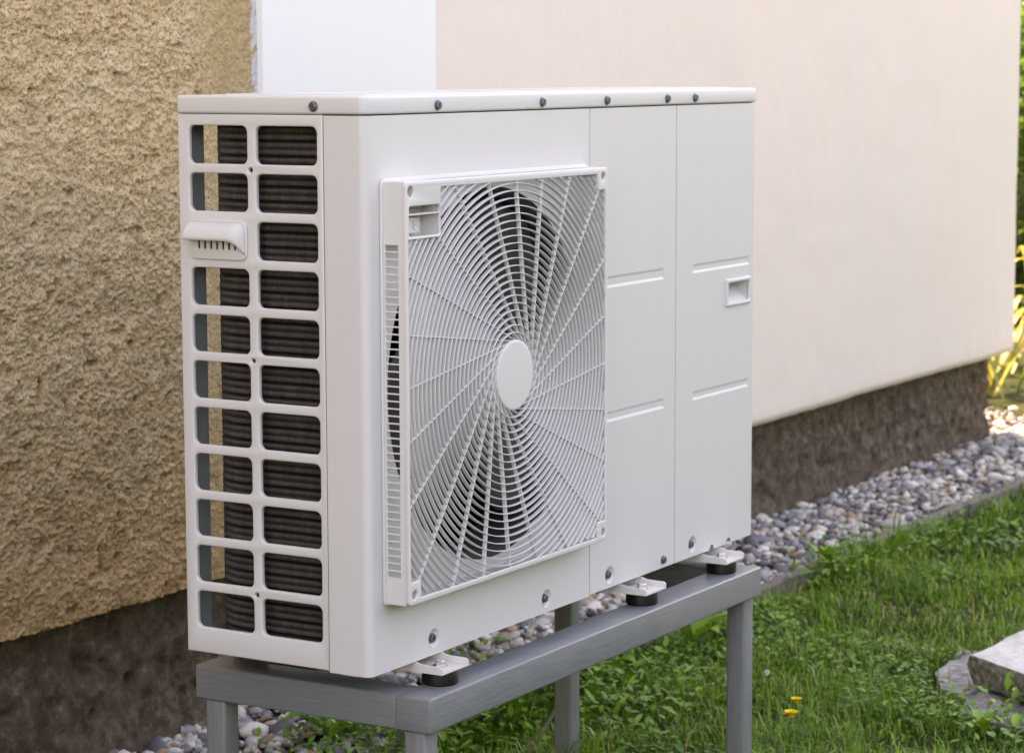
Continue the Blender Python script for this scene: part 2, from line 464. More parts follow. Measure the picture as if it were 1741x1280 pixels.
# far ground: one sheet with a finer middle
xs = np.unique(np.concatenate([np.linspace(-300, -24, 12), np.linspace(-22, -6, 17), gx, np.linspace(12, 300, 14)]))
ys = np.unique(np.concatenate([np.linspace(-300, -24, 12), np.linspace(-22, -6, 17), gy, np.linspace(6, 300, 14)]))
XX, YY = np.meshgrid(xs, ys, indexing='ij')
amp = 0.012 * sstep(0.66, 0.45, YY)
ZZ = G - 0.004 + amp * vnoise(XX * 1.7, YY * 1.7, 3) + 0.5 * amp * vnoise(XX * 5, YY * 5, 4)
sky_block_bank = np.maximum(sstep(-5.5, -10.5, YY), 0.5 * sstep(-8.0, -13.0, XX) * sstep(2.0, -1.0, YY))  # unseen rise of the lawn, added to cut off low sky light
ZZ = ZZ + sky_block_bank * (3.2 + 0.5 * vnoise(XX * 0.3, YY * 0.3, 14))
V = np.stack([XX, YY, ZZ], -1).reshape(-1, 3)
ny = len(ys)
ii, jj = np.meshgrid(np.arange(len(xs) - 1), np.arange(ny - 1), indexing='ij')
a0 = (ii * ny + jj).ravel()
lawn = link('lawn', fast_mesh('lawn', V, np.stack([a0, a0 + ny, a0 + ny + 1, a0 + 1], -1)), MAT['lawn'], sharp=180)
tag(lawn, kind='structure')
def ground_z(x, y):
    a = 0.012 * sstep(0.66, 0.45, y)
    return G - 0.004 + a * vnoise(x * 1.7, y * 1.7, 3) + 0.5 * a * vnoise(x * 5, y * 5, 4)

gb = MB(); gb.box((KX0, KY + 0.001, G - 0.06), (KX1, WY + 0.09, G + 0.004)); gb.box((5.64, WY + 0.0905, G - 0.06), (KX1, 5.0, G + 0.004))
gravel_bed = gb.build('gravel_bed', MAT['soil']); tag(gravel_bed, kind='structure')
# concrete edging, laid in lengths that have settled unevenly
kerb = empty('kerb', (KX0, KY, G)); tag(kerb, kind='structure')
x = KX0
while x < KX1 + 0.3:
    L = random.uniform(0.85, 1.0)
    kb = MB(); bm_ = bmesh.new(); bmesh.ops.create_cube(bm_, size=1)
    bmesh.ops.subdivide_edges(bm_, edges=list(bm_.edges), cuts=6, use_grid_fill=True)
    y0 = KY - 0.042 + random.uniform(-0.006, 0.006); zt = G + 0.034 + random.uniform(-0.006, 0.004)
    for v in bm_.verts:
        u = v.co.x + 0.5
        v.co = Vector((x + 0.004 + u * (L - 0.01), y0 + (v.co.y + 0.5) * 0.036, zt - 0.09 + (v.co.z + 0.5) * 0.09))
        nv = np.array([v.co.x * 9]), np.array([v.co.y * 40 + v.co.z * 30])
        v.co.z += 0.004 * float(vnoise(*nv, 5)[0]); v.co.y += 0.004 * float(vnoise(nv[0] * 1.3, nv[1] + 9, 6)[0])
    kb.join(bm_); kb.build('edging_block', MAT['kerb'], kerb, sharp=50)
    x += L

# ------------------------------------------------------------------ house
house = empty('house', (1.16, WY, G))
tag(house, 'house wall of rough tan plaster, white band and smooth peach render above a dark plinth', 'house')
ZB = -0.152                   # lower edge of the render
HX0, HX1, HY1, HZ = -9.0, 5.585, 9.0, 5.2
def relief_wall(name, x0, x1, z0, z1, y, step, fn, mat, back, lip=True):
    xs = np.arange(x0, x1 + step * 0.5, step); xs[-1] = x1
    zs = np.arange(z0, z1 + step * 0.5, step); zs[-1] = z1
    XX, ZZ = np.meshgrid(xs, zs, indexing='ij')
    D, dz = fn(XX, ZZ)
    V = np.stack([XX, y - D, ZZ + dz], -1)
    n = len(zs)
    if lip:                    # the underside of the render, back to the plinth
        bot = V[:, :1].copy(); bot[:, 0, 1] = back; bot[:, 0, 2] = z0 + 0.002
        V = np.concatenate([bot, V], 1); n += 1
    V = V.reshape(-1, 3)
    ii, jj = np.meshgrid(np.arange(len(xs) - 1), np.arange(n - 1), indexing='ij')
    a0 = (ii * n + jj).ravel()
    return link(name, fast_mesh(name, V, np.stack([a0, a0 + n, a0 + n + 1, a0 + 1], -1)), mat, house, sharp=180)

def rough(Xg, Zg):
    wx = Xg + 0.02 * vnoise(Xg * 18, Zg * 18, 21); wz = Zg + 0.02 * vnoise(Xg * 18, Zg * 18, 22)
    d = 0.0042 * vnoise(wx * 7, wz * 8, 1)
    ra = wx * 0.8 + wz * 0.6; rb = -wx * 0.6 + wz * 0.8
    d += 0.0030 * (1 - 2 * np.abs(vnoise(ra * 13, rb * 28, 2)))
    d += 0.0012 * (1 - 2 * np.abs(vnoise(wx * 50, wz * 58, 7))) + 0.0016 * vnoise(Xg * 44, Zg * 40, 15)
    d += 0.0020 * vnoise(Xg * 95, Zg * 105, 8)
    gr = vnoise(Xg * 190, Zg * 190, 9)
    d += 0.0018 * gr + 0.0026 * sstep(0.40, 0.8, gr)
    d += 0.0014 * vnoise(Xg * 320, Zg * 320, 10)
    pit = vnoise(Xg * 38, Zg * 38, 31)
    d -= 0.010 * sstep(0.68, 0.92, pit) + 0.006 * sstep(0.35, 0.8, vnoise(wx * 16, wz * 22, 34)) * sstep(0.1, 0.6, vnoise(Xg * 4, Zg * 4, 35))
    calm = sstep(0.93, 1.02, Xg + 0.02 * vnoise(Xg * 3, Zg * 9, 33))
    d *= 1 - 0.72 * calm
    dz = np.where(Zg < ZB + 0.012, 0.0022 * vnoise(Xg * 9, Zg * 3, 12) + 0.0018 * vnoise(Xg * 60, Zg * 3, 13), 0.0)
    return d, dz
relief_wall('rough_plaster_wall', 0.28, 1.1625, ZB, 1.12, WY, 0.0023, rough, MAT['plaster'], WY + 0.12)
relief_wall('rough_plaster_wall', -0.9, 0.28, ZB, 1.12, WY, 0.006, rough, MAT['plaster'], WY + 0.12)
relief_wall('rough_plaster_wall', -0.9, 1.1625, 1.12, 1.75, WY, 0.006, rough, MAT['plaster'], WY + 0.12, lip=False)
hb = MB(); hb.box((HX0, WY, ZB), (-0.901, WY + 0.3, HZ)); hb.box((-0.901, WY, 1.7505), (1.1625, WY + 0.3, HZ))
hb.build('plaster_wall', MAT['plaster'], house)
hb = MB(); hb.box((1.163, WY - 0.015, ZB - 0.001), (1.80, WY + 0.3, HZ), 0.003); hb.build('white_band', MAT['white_render'], house)
def smooth_w(Xg, Zg):
    d = 0.0022 * vnoise(Xg * 4, Zg * 3, 41) + 0.0012 * vnoise(Xg * 18, Zg * 15, 42)
    dz = np.where(Zg < ZB + 0.03, 0.003 * vnoise(Xg * 4, Zg * 2, 43) + 0.0015 * vnoise(Xg * 22, Zg * 2, 44), 0.0)
    return d, dz
relief_wall('smooth_wall', 1.8005, HX1, ZB, 2.0, WY - 0.008, 0.02, smooth_w, MAT['peach'], WY + 0.12)
hb = MB(); hb.box((1.8005, WY - 0.008, 2.0005), (HX1, WY + 0.3, HZ))
hb.box((HX1 - 0.25, WY + 0.0005, ZB + 0.004), (HX1 - 0.0005, HY1, HZ - 0.001)); hb.box((HX0, HY1 - 0.3, ZB), (HX1 - 0.26, HY1 - 0.0005, HZ)); hb.box((HX0, WY + 0.31, ZB), (HX0 + 0.3, HY1 - 0.31, HZ))
hb.build('outer_wall', MAT['peach'], house)
def plinth_f(Xg, Zg):
    d = 0.009 * vnoise(Xg * 5, Zg * 4, 51) + 0.008 * (1 - 2 * np.abs(vnoise(Xg * 20, Zg * 13, 52))) + 0.004 * vnoise(Xg * 60, Zg * 50, 53) - 0.012 * sstep(0.5, 0.85, vnoise(Xg * 26, Zg * 22, 55))
    d += 0.02 * sstep(-0.36, -0.5, Zg + 0.05 * vnoise(Xg * 7, Zg * 5, 54))
    return d, 0 * Zg
relief_wall('plinth', -1.5, 5.53, -0.60, ZB + 0.06, WY + 0.065, 0.006, plinth_f, MAT['plinth'], WY + 0.2, lip=False)
hb = MB(); hb.box((HX0 + 0.05, WY + 0.075, -0.6), (-1.5, HY1 - 0.05, ZB - 0.001)); hb.box((-1.4995, WY + 0.11, -0.6), (5.529, HY1 - 0.05, ZB - 0.001)); hb.build('plinth_core', MAT['plinth'], house)
hb = MB()
hb.box((HX0 - 0.1, WY - 0.10, HZ + 0.001), (HX1 + 0.1, HY1 + 0.10, HZ + 0.16), 0.01)
ym = (WY + HY1) / 2
for s_ in (-1, 1):
    ye = ym + s_ * (HY1 - WY + 0.3) / 2
    hb.face([(HX0 - 0.1, ye, HZ + 0.161), (HX1 + 0.1, ye, HZ + 0.161), (HX1 + 0.1, ym, HZ + 2.3), (HX0 - 0.1, ym, HZ + 2.3)])
for xg in (HX0 - 0.09, HX1 + 0.09):
    hb.face([(xg, WY - 0.14, HZ + 0.161), (xg, HY1 + 0.14, HZ + 0.161), (xg, ym, HZ + 2.29)])
hb.build('unseen_roof', MAT['unseen_roof'], house)  # out of view, added only for the shade it gives

# ------------------------------------------------------------------ heat pump
W, D, H = 1.2495, 0.3265, 0.79
hp = empty('heat_pump', (W / 2, D / 2, -0.04))
tag(hp, 'white outdoor heat pump unit with large square fan grille, standing on the grey stand', 'heat pump')

def screw_mesh(r=0.0062):
    s = MB()
    s.lathe([(r * 1.25, 0), (r * 1.25, 0.0012), (r * 0.98, 0.0016), (r * 0.98, 0.0040), (r * 0.82, 0.0050), (r * 0.55, 0.0050), (r * 0.30, 0.0032), (0, 0.0030)], 12)
    for k in range(2):
        b = bmesh.new(); bmesh.ops.create_cube(b, size=1)
        s.join(b, Matrix.Rotation(R(20 + 90 * k), 4, 'Z') @ Matrix.Translation((0, 0, 0.0045)) @ Matrix.Diagonal((r * 1.1, r * 0.22, 0.0016, 1)))
    me = bpy.data.meshes.new('screw'); s.bm.to_mesh(me); s.bm.free(); me.materials.append(MAT['screw'])
    return me
SCREW = screw_mesh()
def screw(parent, loc, face):
    o = bpy.data.objects.new('screw', SCREW); COL.objects.link(o); o.parent = parent
    Rm = {'front': Matrix.Rotation(R(90), 4, 'X'), 'left': Matrix.Rotation(R(-90), 4, 'Y')}[face]
    o.matrix_parent_inverse = parent_world(parent).inverted()
    o.matrix_basis = Matrix.Translation(loc) @ Rm @ Matrix.Rotation(random.uniform(0, 3), 4, 'Z')
    return o

_q = rrect(-0.0015, -0.0015, W + 0.0004, D + 0.0015, 0.0135, 8); _e = rrect(-0.0015, -0.0015, W + 0.0004, D + 0.0015, 0.005, 8)
lid_outline = [*_e[:9], *_e[9:27], *_q[27:]]
# lid: shallow cover with rounded corners and a soft top edge
lb = MB(); lb.mesh(plate(lid_outline, [], 0.0258, 0.0042, 3), M_top(0.8160))
lb.mesh(plate(rrect(0.06, 0.03, W - 0.03, D - 0.03, 0.02, 6), [], 0.003, 0.0012, 2), M_top(0.8175))
lid = lb.build('lid', MAT['white'], hp)
for sx in (0.183, 0.482, 0.6885, 0.900, 1.003): screw(lid, (sx, -0.0015, 0.8012), 'front')
screw(lid, (-0.0015, 0.0851, 0.8015), 'left')

# side panel with two columns of rounded air openings
rows = [0.7188 - k * 0.06807 for k in range(11)]           # lower edges
holes = []
VENT = 2
for k, z0 in enumerate(rows):
    if k == VENT: holes.append(rrect(-0.300, z0 + 0.006, -0.210, z0 + 0.048, 0.004))
    else: holes.append(rrect(-0.3068, z0, -0.2032, z0 + 0.0545, 0.0095))
    holes.append(rrect(-0.1878, z0, -0.0822, z0 + 0.0545, 0.0095))
for hz in (0.7106, 0.438, 0.0961): holes.append(circ(-0.1978, hz, 0.0037, 16))
sp = MB(); sp.mesh(plate([(-D, 0.0), (-0.0716, 0.0), (-0.0716, H - 0.0005), (-D, H - 0.0005)], holes, 0.0085, 0.0024, 2), M_left(0))

side = sp.build('side_panel', MAT['white'], hp)
fl = MB(); fl.box((0.0088, D - 0.0035, 0.001), (0.056, D - 0.001, H - 0.002)); fl.build('rear_flange', MAT['galv'], hp)
# hood over the sensor opening
z0 = rows[VENT]
vh = MB()
slots = [rrect(-0.291 + 0.0108 * k, z0 + 0.0135, -0.2875 + 0.0108 * k, z0 + 0.034, 0.0016, 3) for k in range(8)]
vh.mesh(plate(rrect(-0.3068, z0 - 0.001, -0.2032, z0 + 0.0565, 0.011), slots, 0.0034, 0.0013, 2), M_left(-0.0036))
b = bmesh.new()                                            # the hood: a scoop with a flared lip, open below
def hood_base(u):
    if u < 0.72: return Vector((-0.0036, 0.3005 - (0.3005 - 0.2160) * u / 0.72, z0 + 0.0535))
    a = (u - 0.72) / 0.28
    return Vector((-0.0036, 0.2160 - 0.0105 * math.sin(min(1, a * 1.6) * math.pi / 2), z0 + 0.0535 - 0.0100 * (1 - math.cos(min(1, a * 1.6) * math.pi / 2)) - 0.036 * max(0, (a - 0.3) / 0.7)))
def hood_lip(u):
    if u < 0.72: return Vector((-0.0225, 0.3050 - (0.3050 - 0.2290) * u / 0.72, z0 + 0.0275))
    a = (u - 0.72) / 0.28
    return Vector((-0.0225 + 0.0185 * a ** 1.4, 0.2290 - 0.0215 * math.sin(a * math.pi / 2), z0 + 0.0275 - 0.0200 * a ** 1.5))
vr = []
for k in range(9):
    v_ = k / 8; row = []
    for i in range(25):
        B_, L_ = hood_base(i / 24), hood_lip(i / 24)
        fx, fz = math.sin(v_ * math.pi / 2) ** 0.85, 1 - math.cos(v_ * math.pi / 2)
        row.append(b.verts.new((B_.x + (L_.x - B_.x) * fx, B_.y + (L_.y - B_.y) * (0.4 * v_ + 0.6 * fz), B_.z + (L_.z - B_.z) * (0.35 * v_ + 0.65 * fz))))
    vr.append(row)
for a_, c_ in zip(vr, vr[1:]):
    for k in range(24): b.faces.new([a_[k], a_[k + 1], c_[k + 1], c_[k]])
lc = [b.verts.new((-0.0036, r[0].co.y - 0.001, r[0].co.z)) for r in vr]
for k in range(8): b.faces.new([vr[k][0], vr[k + 1][0], lc[k + 1], lc[k]])
bmesh.ops.recalc_face_normals(b, faces=list(b.faces))
vh.join(b)
gk = MB(); gk.box((0.0018, 0.0640, 0.002), (0.0040, 0.0760, 0.786)); gk.build('seam_dark_strip', MAT['dark'], hp)  # black strip behind the seam paints in the shade of the gap
hood = vh.build('vent_hood', MAT['plastic'], hp, sharp=50)
sol = hood.modifiers.new('thick', 'SOLIDIFY'); sol.thickness = 0.0012; sol.offset = -1
vb = MB(); vb.box((0.0088, 0.206, z0 - 0.002), (0.0105, 0.304, z0 + 0.054)); vb.build('vent_dark_sheet', MAT['dark'], hp)  # dark sheet behind the slots stands in for the shade inside
for hz in (0.7106, 0.438, 0.0961):
    vb = MB(); vb.box((0.0065, 0.192, hz - 0.005), (0.0080, 0.2035, hz + 0.005)); vb.build('hole_dark_sheet', MAT['dark'], hp)  # dark sheets make the small holes read as deep shade

# front panel, wrapped round the corner onto the side
CX, CZ = 0.331, 0.397                                      # fan axis
def dish(mb, x, z, r=0.0145):
    mb.lathe([(r + 0.0006, 0.0003), (r, -0.0002), (r * 0.72, -0.0055), (r * 0.62, -0.006), (0, -0.006)], 24, M_front(0) @ Matrix.Translation((x, z, 0)))
def trough(mb, x0, x1, z0, z1, d=0.0014, e=0.0045):
    o_ = [(x0, z0), (x1, z0), (x1, z1), (x0, z1)]; i_ = [(x0 + e, z0 + e), (x1 - e, z0 + e), (x1 - e, z1 - e), (x0 + e, z1 - e)]
    for k in range(4):
        p, q = o_[k], o_[(k + 1) % 4]; r_, s_ = i_[(k + 1) % 4], i_[k]
        mb.face([(p[0], 0, p[1]), (q[0], 0, q[1]), (r_[0], d, r_[1]), (s_[0], d, s_[1])])
    mb.face([(c_[0], d, c_[1]) for c_ in i_])
fp = MB()
fp.mesh(plate([(0.030, -0.002), (0.6350, -0.002), (0.6350, 0.7888), (0.030, 0.7888)],
              [circ(CX, CZ, 0.281, 96), circ(0.167, 0.0225, 0.0145, 24), circ(0.4965, 0.0205, 0.0145, 24)], 0.0014), M_front(0))
rc = 0.0125
arc = [(0.0, 0.0694)] + [(rc - rc * math.cos(R(9 * k)), rc - rc * math.sin(R(9 * k))) for k in range(11)] + [(0.030, 0.0)]
b = bmesh.new()
lo = [b.verts.new((p[0], p[1], -0.002)) for p in arc]; hi = [b.verts.new((p[0], p[1], 0.7888)) for p in arc]
for k in range(len(arc) - 1): b.faces.new([lo[k], lo[k + 1], hi[k + 1], hi[k]])
inn = [(p[0] + 0.0014, p[1] + 0.0014) for p in arc]
lo2 = [b.verts.new((p[0], p[1], -0.002)) for p in inn]; hi2 = [b.verts.new((p[0], p[1], 0.7888)) for p in inn]
for k in range(len(arc) - 1): b.faces.new([lo2[k + 1], lo2[k], hi2[k], hi2[k + 1]]); b.faces.new([lo[k + 1], lo[k], lo2[k], lo2[k + 1]])
b.faces.new([lo[0], hi[0], hi2[0], lo2[0]])
fp.join(b)
dish(fp, 0.167, 0.0225); dish(fp, 0.4965, 0.0205)
front = fp.build('front_panel', MAT['white'], hp)
screw(front, (0.1672, 0.0045, 0.0225), 'front'); screw(front, (0.4967, 0.0045, 0.0205), 'front')
# middle and right service panels
fp = MB()
fp.mesh(plate([(0.6372, 0.0), (0.9372, 0.0), (0.9372, 0.7888), (0.6372, 0.7888)],
              [rrect(0.66, 0.4972, 0.8955, 0.5165), rrect(0.66, 0.2765, 0.8975, 0.2940), circ(0.7045, 0.0213, 0.0145, 24)], 0.0014), M_front(0))
trough(fp, 0.66, 0.8955, 0.4972, 0.5165); trough(fp, 0.66, 0.8975, 0.2765, 0.2940); dish(fp, 0.7045, 0.0213)
mid = fp.build('middle_panel', MAT['white'], hp)
screw(mid, (0.7047, 0.0045, 0.0213), 'front'); screw(mid, (0.8955, 0.0, 0.0139), 'front')
fp = MB()
def notch(x, r=0.008): return [(x + r * math.cos(R(180 - 15 * k)), r * math.sin(R(180 - 15 * k))) for k in range(13)]
fp.mesh(plate([(0.9394, 0.0)] + notch(1.084, 0.009) + notch(1.151, 0.010) + [(W - 0.0060, 0.0), (W - 0.0060, 0.7888), (0.9394, 0.7888)],
              [rrect(1.0025, 0.4990, 1.2290, 0.5150), rrect(1.0045, 0.2768, 1.2290, 0.2925), circ(1.0072, 0.0219, 0.0145, 24), rrect(1.1345, 0.4335, 1.2255, 0.4755)], 0.0014), M_front(0))
trough(fp, 1.0025, 1.2290, 0.4990, 0.5150); trough(fp, 1.0045, 1.2290, 0.2768, 0.2925); dish(fp, 1.0072, 0.0219)
b = bmesh.new(); rr_ = 0.005
arc = [(W - 0.0060, 0.0)] + [(W - rr_ + rr_ * math.sin(R(11.25 * k)), rr_ - rr_ * math.cos(R(11.25 * k))) for k in range(9)] + [(W, D)]
lo = [b.verts.new((*p, 0.0)) for p in arc]; hi = [b.verts.new((*p, 0.7888)) for p in arc]
for k in range(len(arc) - 1): b.faces.new([lo[k], lo[k + 1], hi[k + 1], hi[k]])
fp.join(b)
rightp = fp.build('right_panel', MAT['white'], hp)
screw(rightp, (1.0074, 0.0045, 0.0219), 'front')
# recessed grip in the right panel
hg = MB()
hg.mesh(plate(rrect(1.1305, 0.4297, 1.2300, 0.4785, 0.003), [rrect(1.1375, 0.4365, 1.2230, 0.4715, 0.002)], 0.006, 0.0022, 2), M_front(-0.0042))
x0, x1, zb, zt = 1.1372, 1.2233, 0.4362, 0.4718
dpt = 0.034
hg.face([(x0, 0.0015, zb), (x1, 0.0015, zb), (x1, dpt, zt - 0.004), (x0, dpt, zt - 0.004)])
hg.face([(x0, dpt, zt - 0.004), (x1, dpt, zt - 0.004), (x1, dpt, zt + 0.012), (x0, dpt, zt + 0.012)])
hg.face([(x0, 0.0015, zt), (x1, 0.0015, zt), (x1, dpt, zt + 0.012), (x0, dpt, zt + 0.012)])
for x_ in (x0, x1): hg.face([(x_, 0.0015, zb), (x_, dpt, zt - 0.004), (x_, dpt, zt + 0.012), (x_, 0.0015, zt)])
hg.build('recessed_grip', MAT['plastic'], hp)

# back, base pan and inner walls
ib = MB(); ib.box((0.012, 0.004, 0.002), (W - 0.004, D - 0.006, 0.010)); ib.build('base_pan', MAT['inner'], hp)
ib = MB(); ib.box((0.646, D - 0.004, 0.001), (W - 0.002, D - 0.001, 0.788)); ib.build('rear_panel', MAT['inner'], hp)
ib = MB(); ib.box((0.640, 0.004, 0.0105), (0.6455, D - 0.012, 0.786)); ib.box((0.005, 0.006, 0.7875), (W - 0.005, D - 0.004, 0.7945)); ib.build('inner_partition', MAT['dark'], hp)  # second box: dark fill added under the lid to keep light out of the gap

# finned coil: flat along the side, bent round the rear corner, then along the back
x0c, Rc, yc = 0.030, 0.074, 0.241
def coil_path(s):
    l1 = yc - 0.012
    if s < l1: return (x0c, 0.012 + s), (-1, 0)
    s -= l1
    la = Rc * math.pi / 2
    if s < la:
        a = s / Rc
        return (x0c + Rc - Rc * math.cos(a), yc + Rc * math.sin(a)), (-math.cos(a), math.sin(a))
    s -= la
    return (x0c + Rc + s, yc + Rc), (0, 1)
rowp, lit = 0.01085, 0.0066
zf = np.arange(0.016, 0.778, rowp)
zz, off = [], []
for k, z_ in enumerate(zf):
    dp = 0.0008 if k % 2 else 0.0005
    zz += [z_, z_ + lit, z_ + lit + 0.0004, z_ + rowp - 0.0004]; off += [0.0, 0.0, dp, dp]
zz, off = np.array(zz), np.array(off)
FV, FQ = [], []
nfin = 0; s_ = 0.0; nz = len(zz); base = 0
while s_ < 0.44:
    (px, py), (nx, ny_) = coil_path(s_)
    tx, ty = -ny_, nx
    th = 0.00042; jit = RNG.normal(0, 0.00045); bend = 0.0007 * vnoise(np.full(nz, s_ * 300.), zz * 25, 77)
    o_ = off + jit + 0.0006 * vnoise(np.full(nz, s_ * 700.), zz * 60, 78)
    A = np.stack([px - nx * o_ + tx * (th + bend), py - ny_ * o_ + ty * (th + bend), zz], -1)
    B = np.stack([px - nx * o_ - tx * (th - bend), py - ny_ * o_ - ty * (th - bend), zz], -1)
    inn_ = 0.016
    Ai = np.stack([np.full(nz, px - nx * inn_ + tx * th), np.full(nz, py - ny_ * inn_ + ty * th), zz], -1)
    Bi = np.stack([np.full(nz, px - nx * inn_ - tx * th), np.full(nz, py - ny_ * inn_ - ty * th), zz], -1)
    FV += [A, B, Ai, Bi]
    k = np.arange(nz - 1)
    a_, b2, c2, d2 = base, base + nz, base + 2 * nz, base + 3 * nz
    FQ += [np.stack([a_ + k, b2 + k, b2 + k + 1, a_ + k + 1], -1), np.stack([a_ + k, a_ + k + 1, c2 + k + 1, c2 + k], -1), np.stack([b2 + k, d2 + k, d2 + k + 1, b2 + k + 1], -1)]
    base += 4 * nz
    s_ += 0.0021; nfin += 1
coil = link('coil_fins', fast_mesh('coil_fins', np.concatenate(FV), np.concatenate(FQ)), MAT['fin'], hp, sharp=None)
coil['kind'] = 'stuff'
cb = MB()                                                   # dark core behind the fins, put in to stand for the shade inside
pts = [coil_path(s) for s in np.linspace(0, 0.93, 80)]
lo = []; hi = []
for (px, py), (nx, ny_) in pts:
    lo.append(cb.bm.verts.new((px - nx * 0.0155, py - ny_ * 0.0155, 0.0105))); hi.append(cb.bm.verts.new((px - nx * 0.0155, py - ny_ * 0.0155, 0.785)))
for k in range(len(pts) - 1): cb.bm.faces.new([lo[k], lo[k + 1], hi[k + 1], hi[k]])
shade_sheet = cb.build('coil_dark_sheet', MAT['dark'], hp, recalc=False)
shade_sheet.modifiers.new('thick', 'SOLIDIFY').thickness = 0.002
for k in range(0, len(zf)):
    pass
tb = MB()
for k, z_ in enumerate(zf):
    if k % 2:
        tb.tube([(coil_path(s)[0][0] - coil_path(s)[1][0] * 0.011, coil_path(s)[0][1] - coil_path(s)[1][1] * 0.011, z_ + lit + 0.002) for s in (0.0, 0.2, 0.229, 0.25, 0.27, 0.29, 0.31, 0.33, 0.36, 0.44)], 0.003, 5)
tubes = tb.build('coil_tubes', MAT['tube'], hp); tubes['kind'] = 'stuff'

# fan behind the opening
bmth = MB(); bmth.lathe([(0.2808, -0.0003), (0.277, -0.006), (0.272, -0.014), (0.270, -0.024), (0.270, -0.085), (0.273, -0.085), (0.274, -0.02), (0.2815, -0.0014)], 72, M_front(0) @ Matrix.Translation((CX, CZ, 0)))
bmth.build('bell_mouth', MAT['bell'], hp)
fan = empty('fan', (CX, 0.05, CZ)); fan.parent = hp; fan.matrix_parent_inverse = parent_world(hp).inverted()
fb = MB(); fb.lathe([(0, 0.028), (0.05, 0.026), (0.066, 0.015), (0.068, -0.04), (0, -0.04)], 40, M_front(0.05) @ Matrix.Translation((CX, CZ, 0)))
fb.build('fan_hub', MAT['fan'], fan)
for kb in range(3):
    b = bmesh.new(); grid = []
    for i in range(11):
        rr = 0.060 + (0.262 - 0.060) * i / 10
        span = R(62 + 24 * math.sin(math.pi * i / 10)); sw = R(26) * (i / 10) ** 1.5
        row = []
        for j in range(9):
            u = j / 8
            a = R(120 * kb + 62) + sw + (u - 0.5) * span
            yy = 0.052 + (u - 0.5) * (0.085 - 0.03 * i / 10) - 0.012 * math.sin(math.pi * u)
            row.append(b.verts.new((CX + rr * math.cos(a), yy, CZ + rr * math.sin(a))))
        grid.append(row)
    for i in range(10):
        for j in range(8): b.faces.new([grid[i][j], grid[i + 1][j], grid[i + 1][j + 1], grid[i][j + 1]])
    mb = MB(); mb.join(b)
    bl_ = mb.build('fan_blade', MAT['fan'], fan, sharp=60)
    bl_.modifiers.new('thick', 'SOLIDIFY').thickness = 0.003
mb = MB(); mb.box((CX - 0.05, 0.10, CZ - 0.05), (CX + 0.05, 0.17, CZ + 0.05), 0.01); mb.box((CX - 0.03, 0.171, 0.0105), (CX - 0.012, 0.176, 0.786)); mb.box((CX + 0.012, 0.171, 0.0105), (CX + 0.03, 0.176, 0.786))
mb.build('motor_bracket', MAT['dark'], hp)

# fan grille
GX0, GX1, GZ0, GZ1, GY = 0.0372, 0.6185, 0.0985, 0.6975, -0.0425
OX0, OX1, OZ0, OZ1 = 0.0435, 0.6125, 0.1065, 0.6875
grille = empty('fan_grille', (CX, 0, GZ0)); grille.parent = hp; grille.matrix_parent_inverse = parent_world(hp).inverted()
cb_ = 0.0255
BX, BZ = 0.1275, 0.6165       # block with the pocket at the upper left
outl = rrect(GX0, GZ0, GX1, GZ1, 0.007, 5)
inner = [(OX0, OZ0 + cb_), (OX0 + cb_ - 0.003, OZ0 + cb_), (OX0 + cb_, OZ0 + cb_ - 0.003), (OX0 + cb_, OZ0),
         (OX1 - cb_, OZ0), (OX1 - cb_, OZ0 + cb_ - 0.003), (OX1 - cb_ + 0.003, OZ0 + cb_), (OX1, OZ0 + cb_),
         (OX1, OZ1 - cb_), (OX1 - cb_ + 0.003, OZ1 - cb_), (OX1 - cb_, OZ1 - cb_ + 0.003), (OX1 - cb_, OZ1),
         (BX, OZ1), (BX, BZ + 0.003), (BX - 0.003, BZ), (OX0, BZ)]
PK = (0.0450, 0.6205, 0.1245, 0.6630)
cups = [(0.0492, 0.6835, 0.0078), (0.6045, 0.6835, 0.0062), (0.6060, 0.1130, 0.0062), (0.0520, 0.1130, 0.0066)]
gf = MB()
gf.mesh(plate(outl, [inner, rrect(*PK, 0.004, 4)] + [circ(x_, z_, r_, 24) for x_, z_, r_ in cups], 0.0062, 0.0016, 2), M_front(GY))
for x_, z_, r_ in cups:
    gf.lathe([(r_ + 0.001, -0.0045), (r_ * 0.94, -0.010), (r_ * 0.9, -0.018), (0, -0.018)], 24, M_front(GY) @ Matrix.Translation((x_, z_, 0)))
px0, pz0, px1, pz1 = PK; yb, yf = -0.010, GY + 0.005        # pocket: walls, back, bar and the boss with its screw
px0 -= .0008; pz0 -= .0008; px1 += .0008; pz1 += .0008
gf.face([(px0, yb, pz0), (px1, yb, pz0), (px1, yb, pz1), (px0, yb, pz1)])
gf.face([(px0, yf, pz0), (px1, yf, pz0), (px1, yb, pz0), (px0, yb, pz0)]); gf.face([(px0, yf, pz1), (px1, yf, pz1), (px1, yb, pz1), (px0, yb, pz1)])
gf.face([(px0, yf, pz0), (px0, yb, pz0), (px0, yb, pz1), (px0, yf, pz1)]); gf.face([(px1, yf, pz0), (px1, yb, pz0), (px1, yb, pz1), (px1, yf, pz1)])
gf.box((px0 + 0.0003, GY + 0.001, 0.6505), (px1 - 0.0003, -0.0105, 0.6527))
gf.box((0.0475, -0.0245, 0.6240), (0.0990, -0.0103, 0.6465), 0.0012)
gf.lathe([(0.0068, 0.0002), (0.0068, 0.0016), (0.0045, 0.0016), (0.0042, 0.0004), (0.0022, 0.0004), (0.002, 0.0018), (0, 0.0018)], 20, M_front(-0.0245) @ Matrix.Translation((0.0870, 0.6355, 0)))
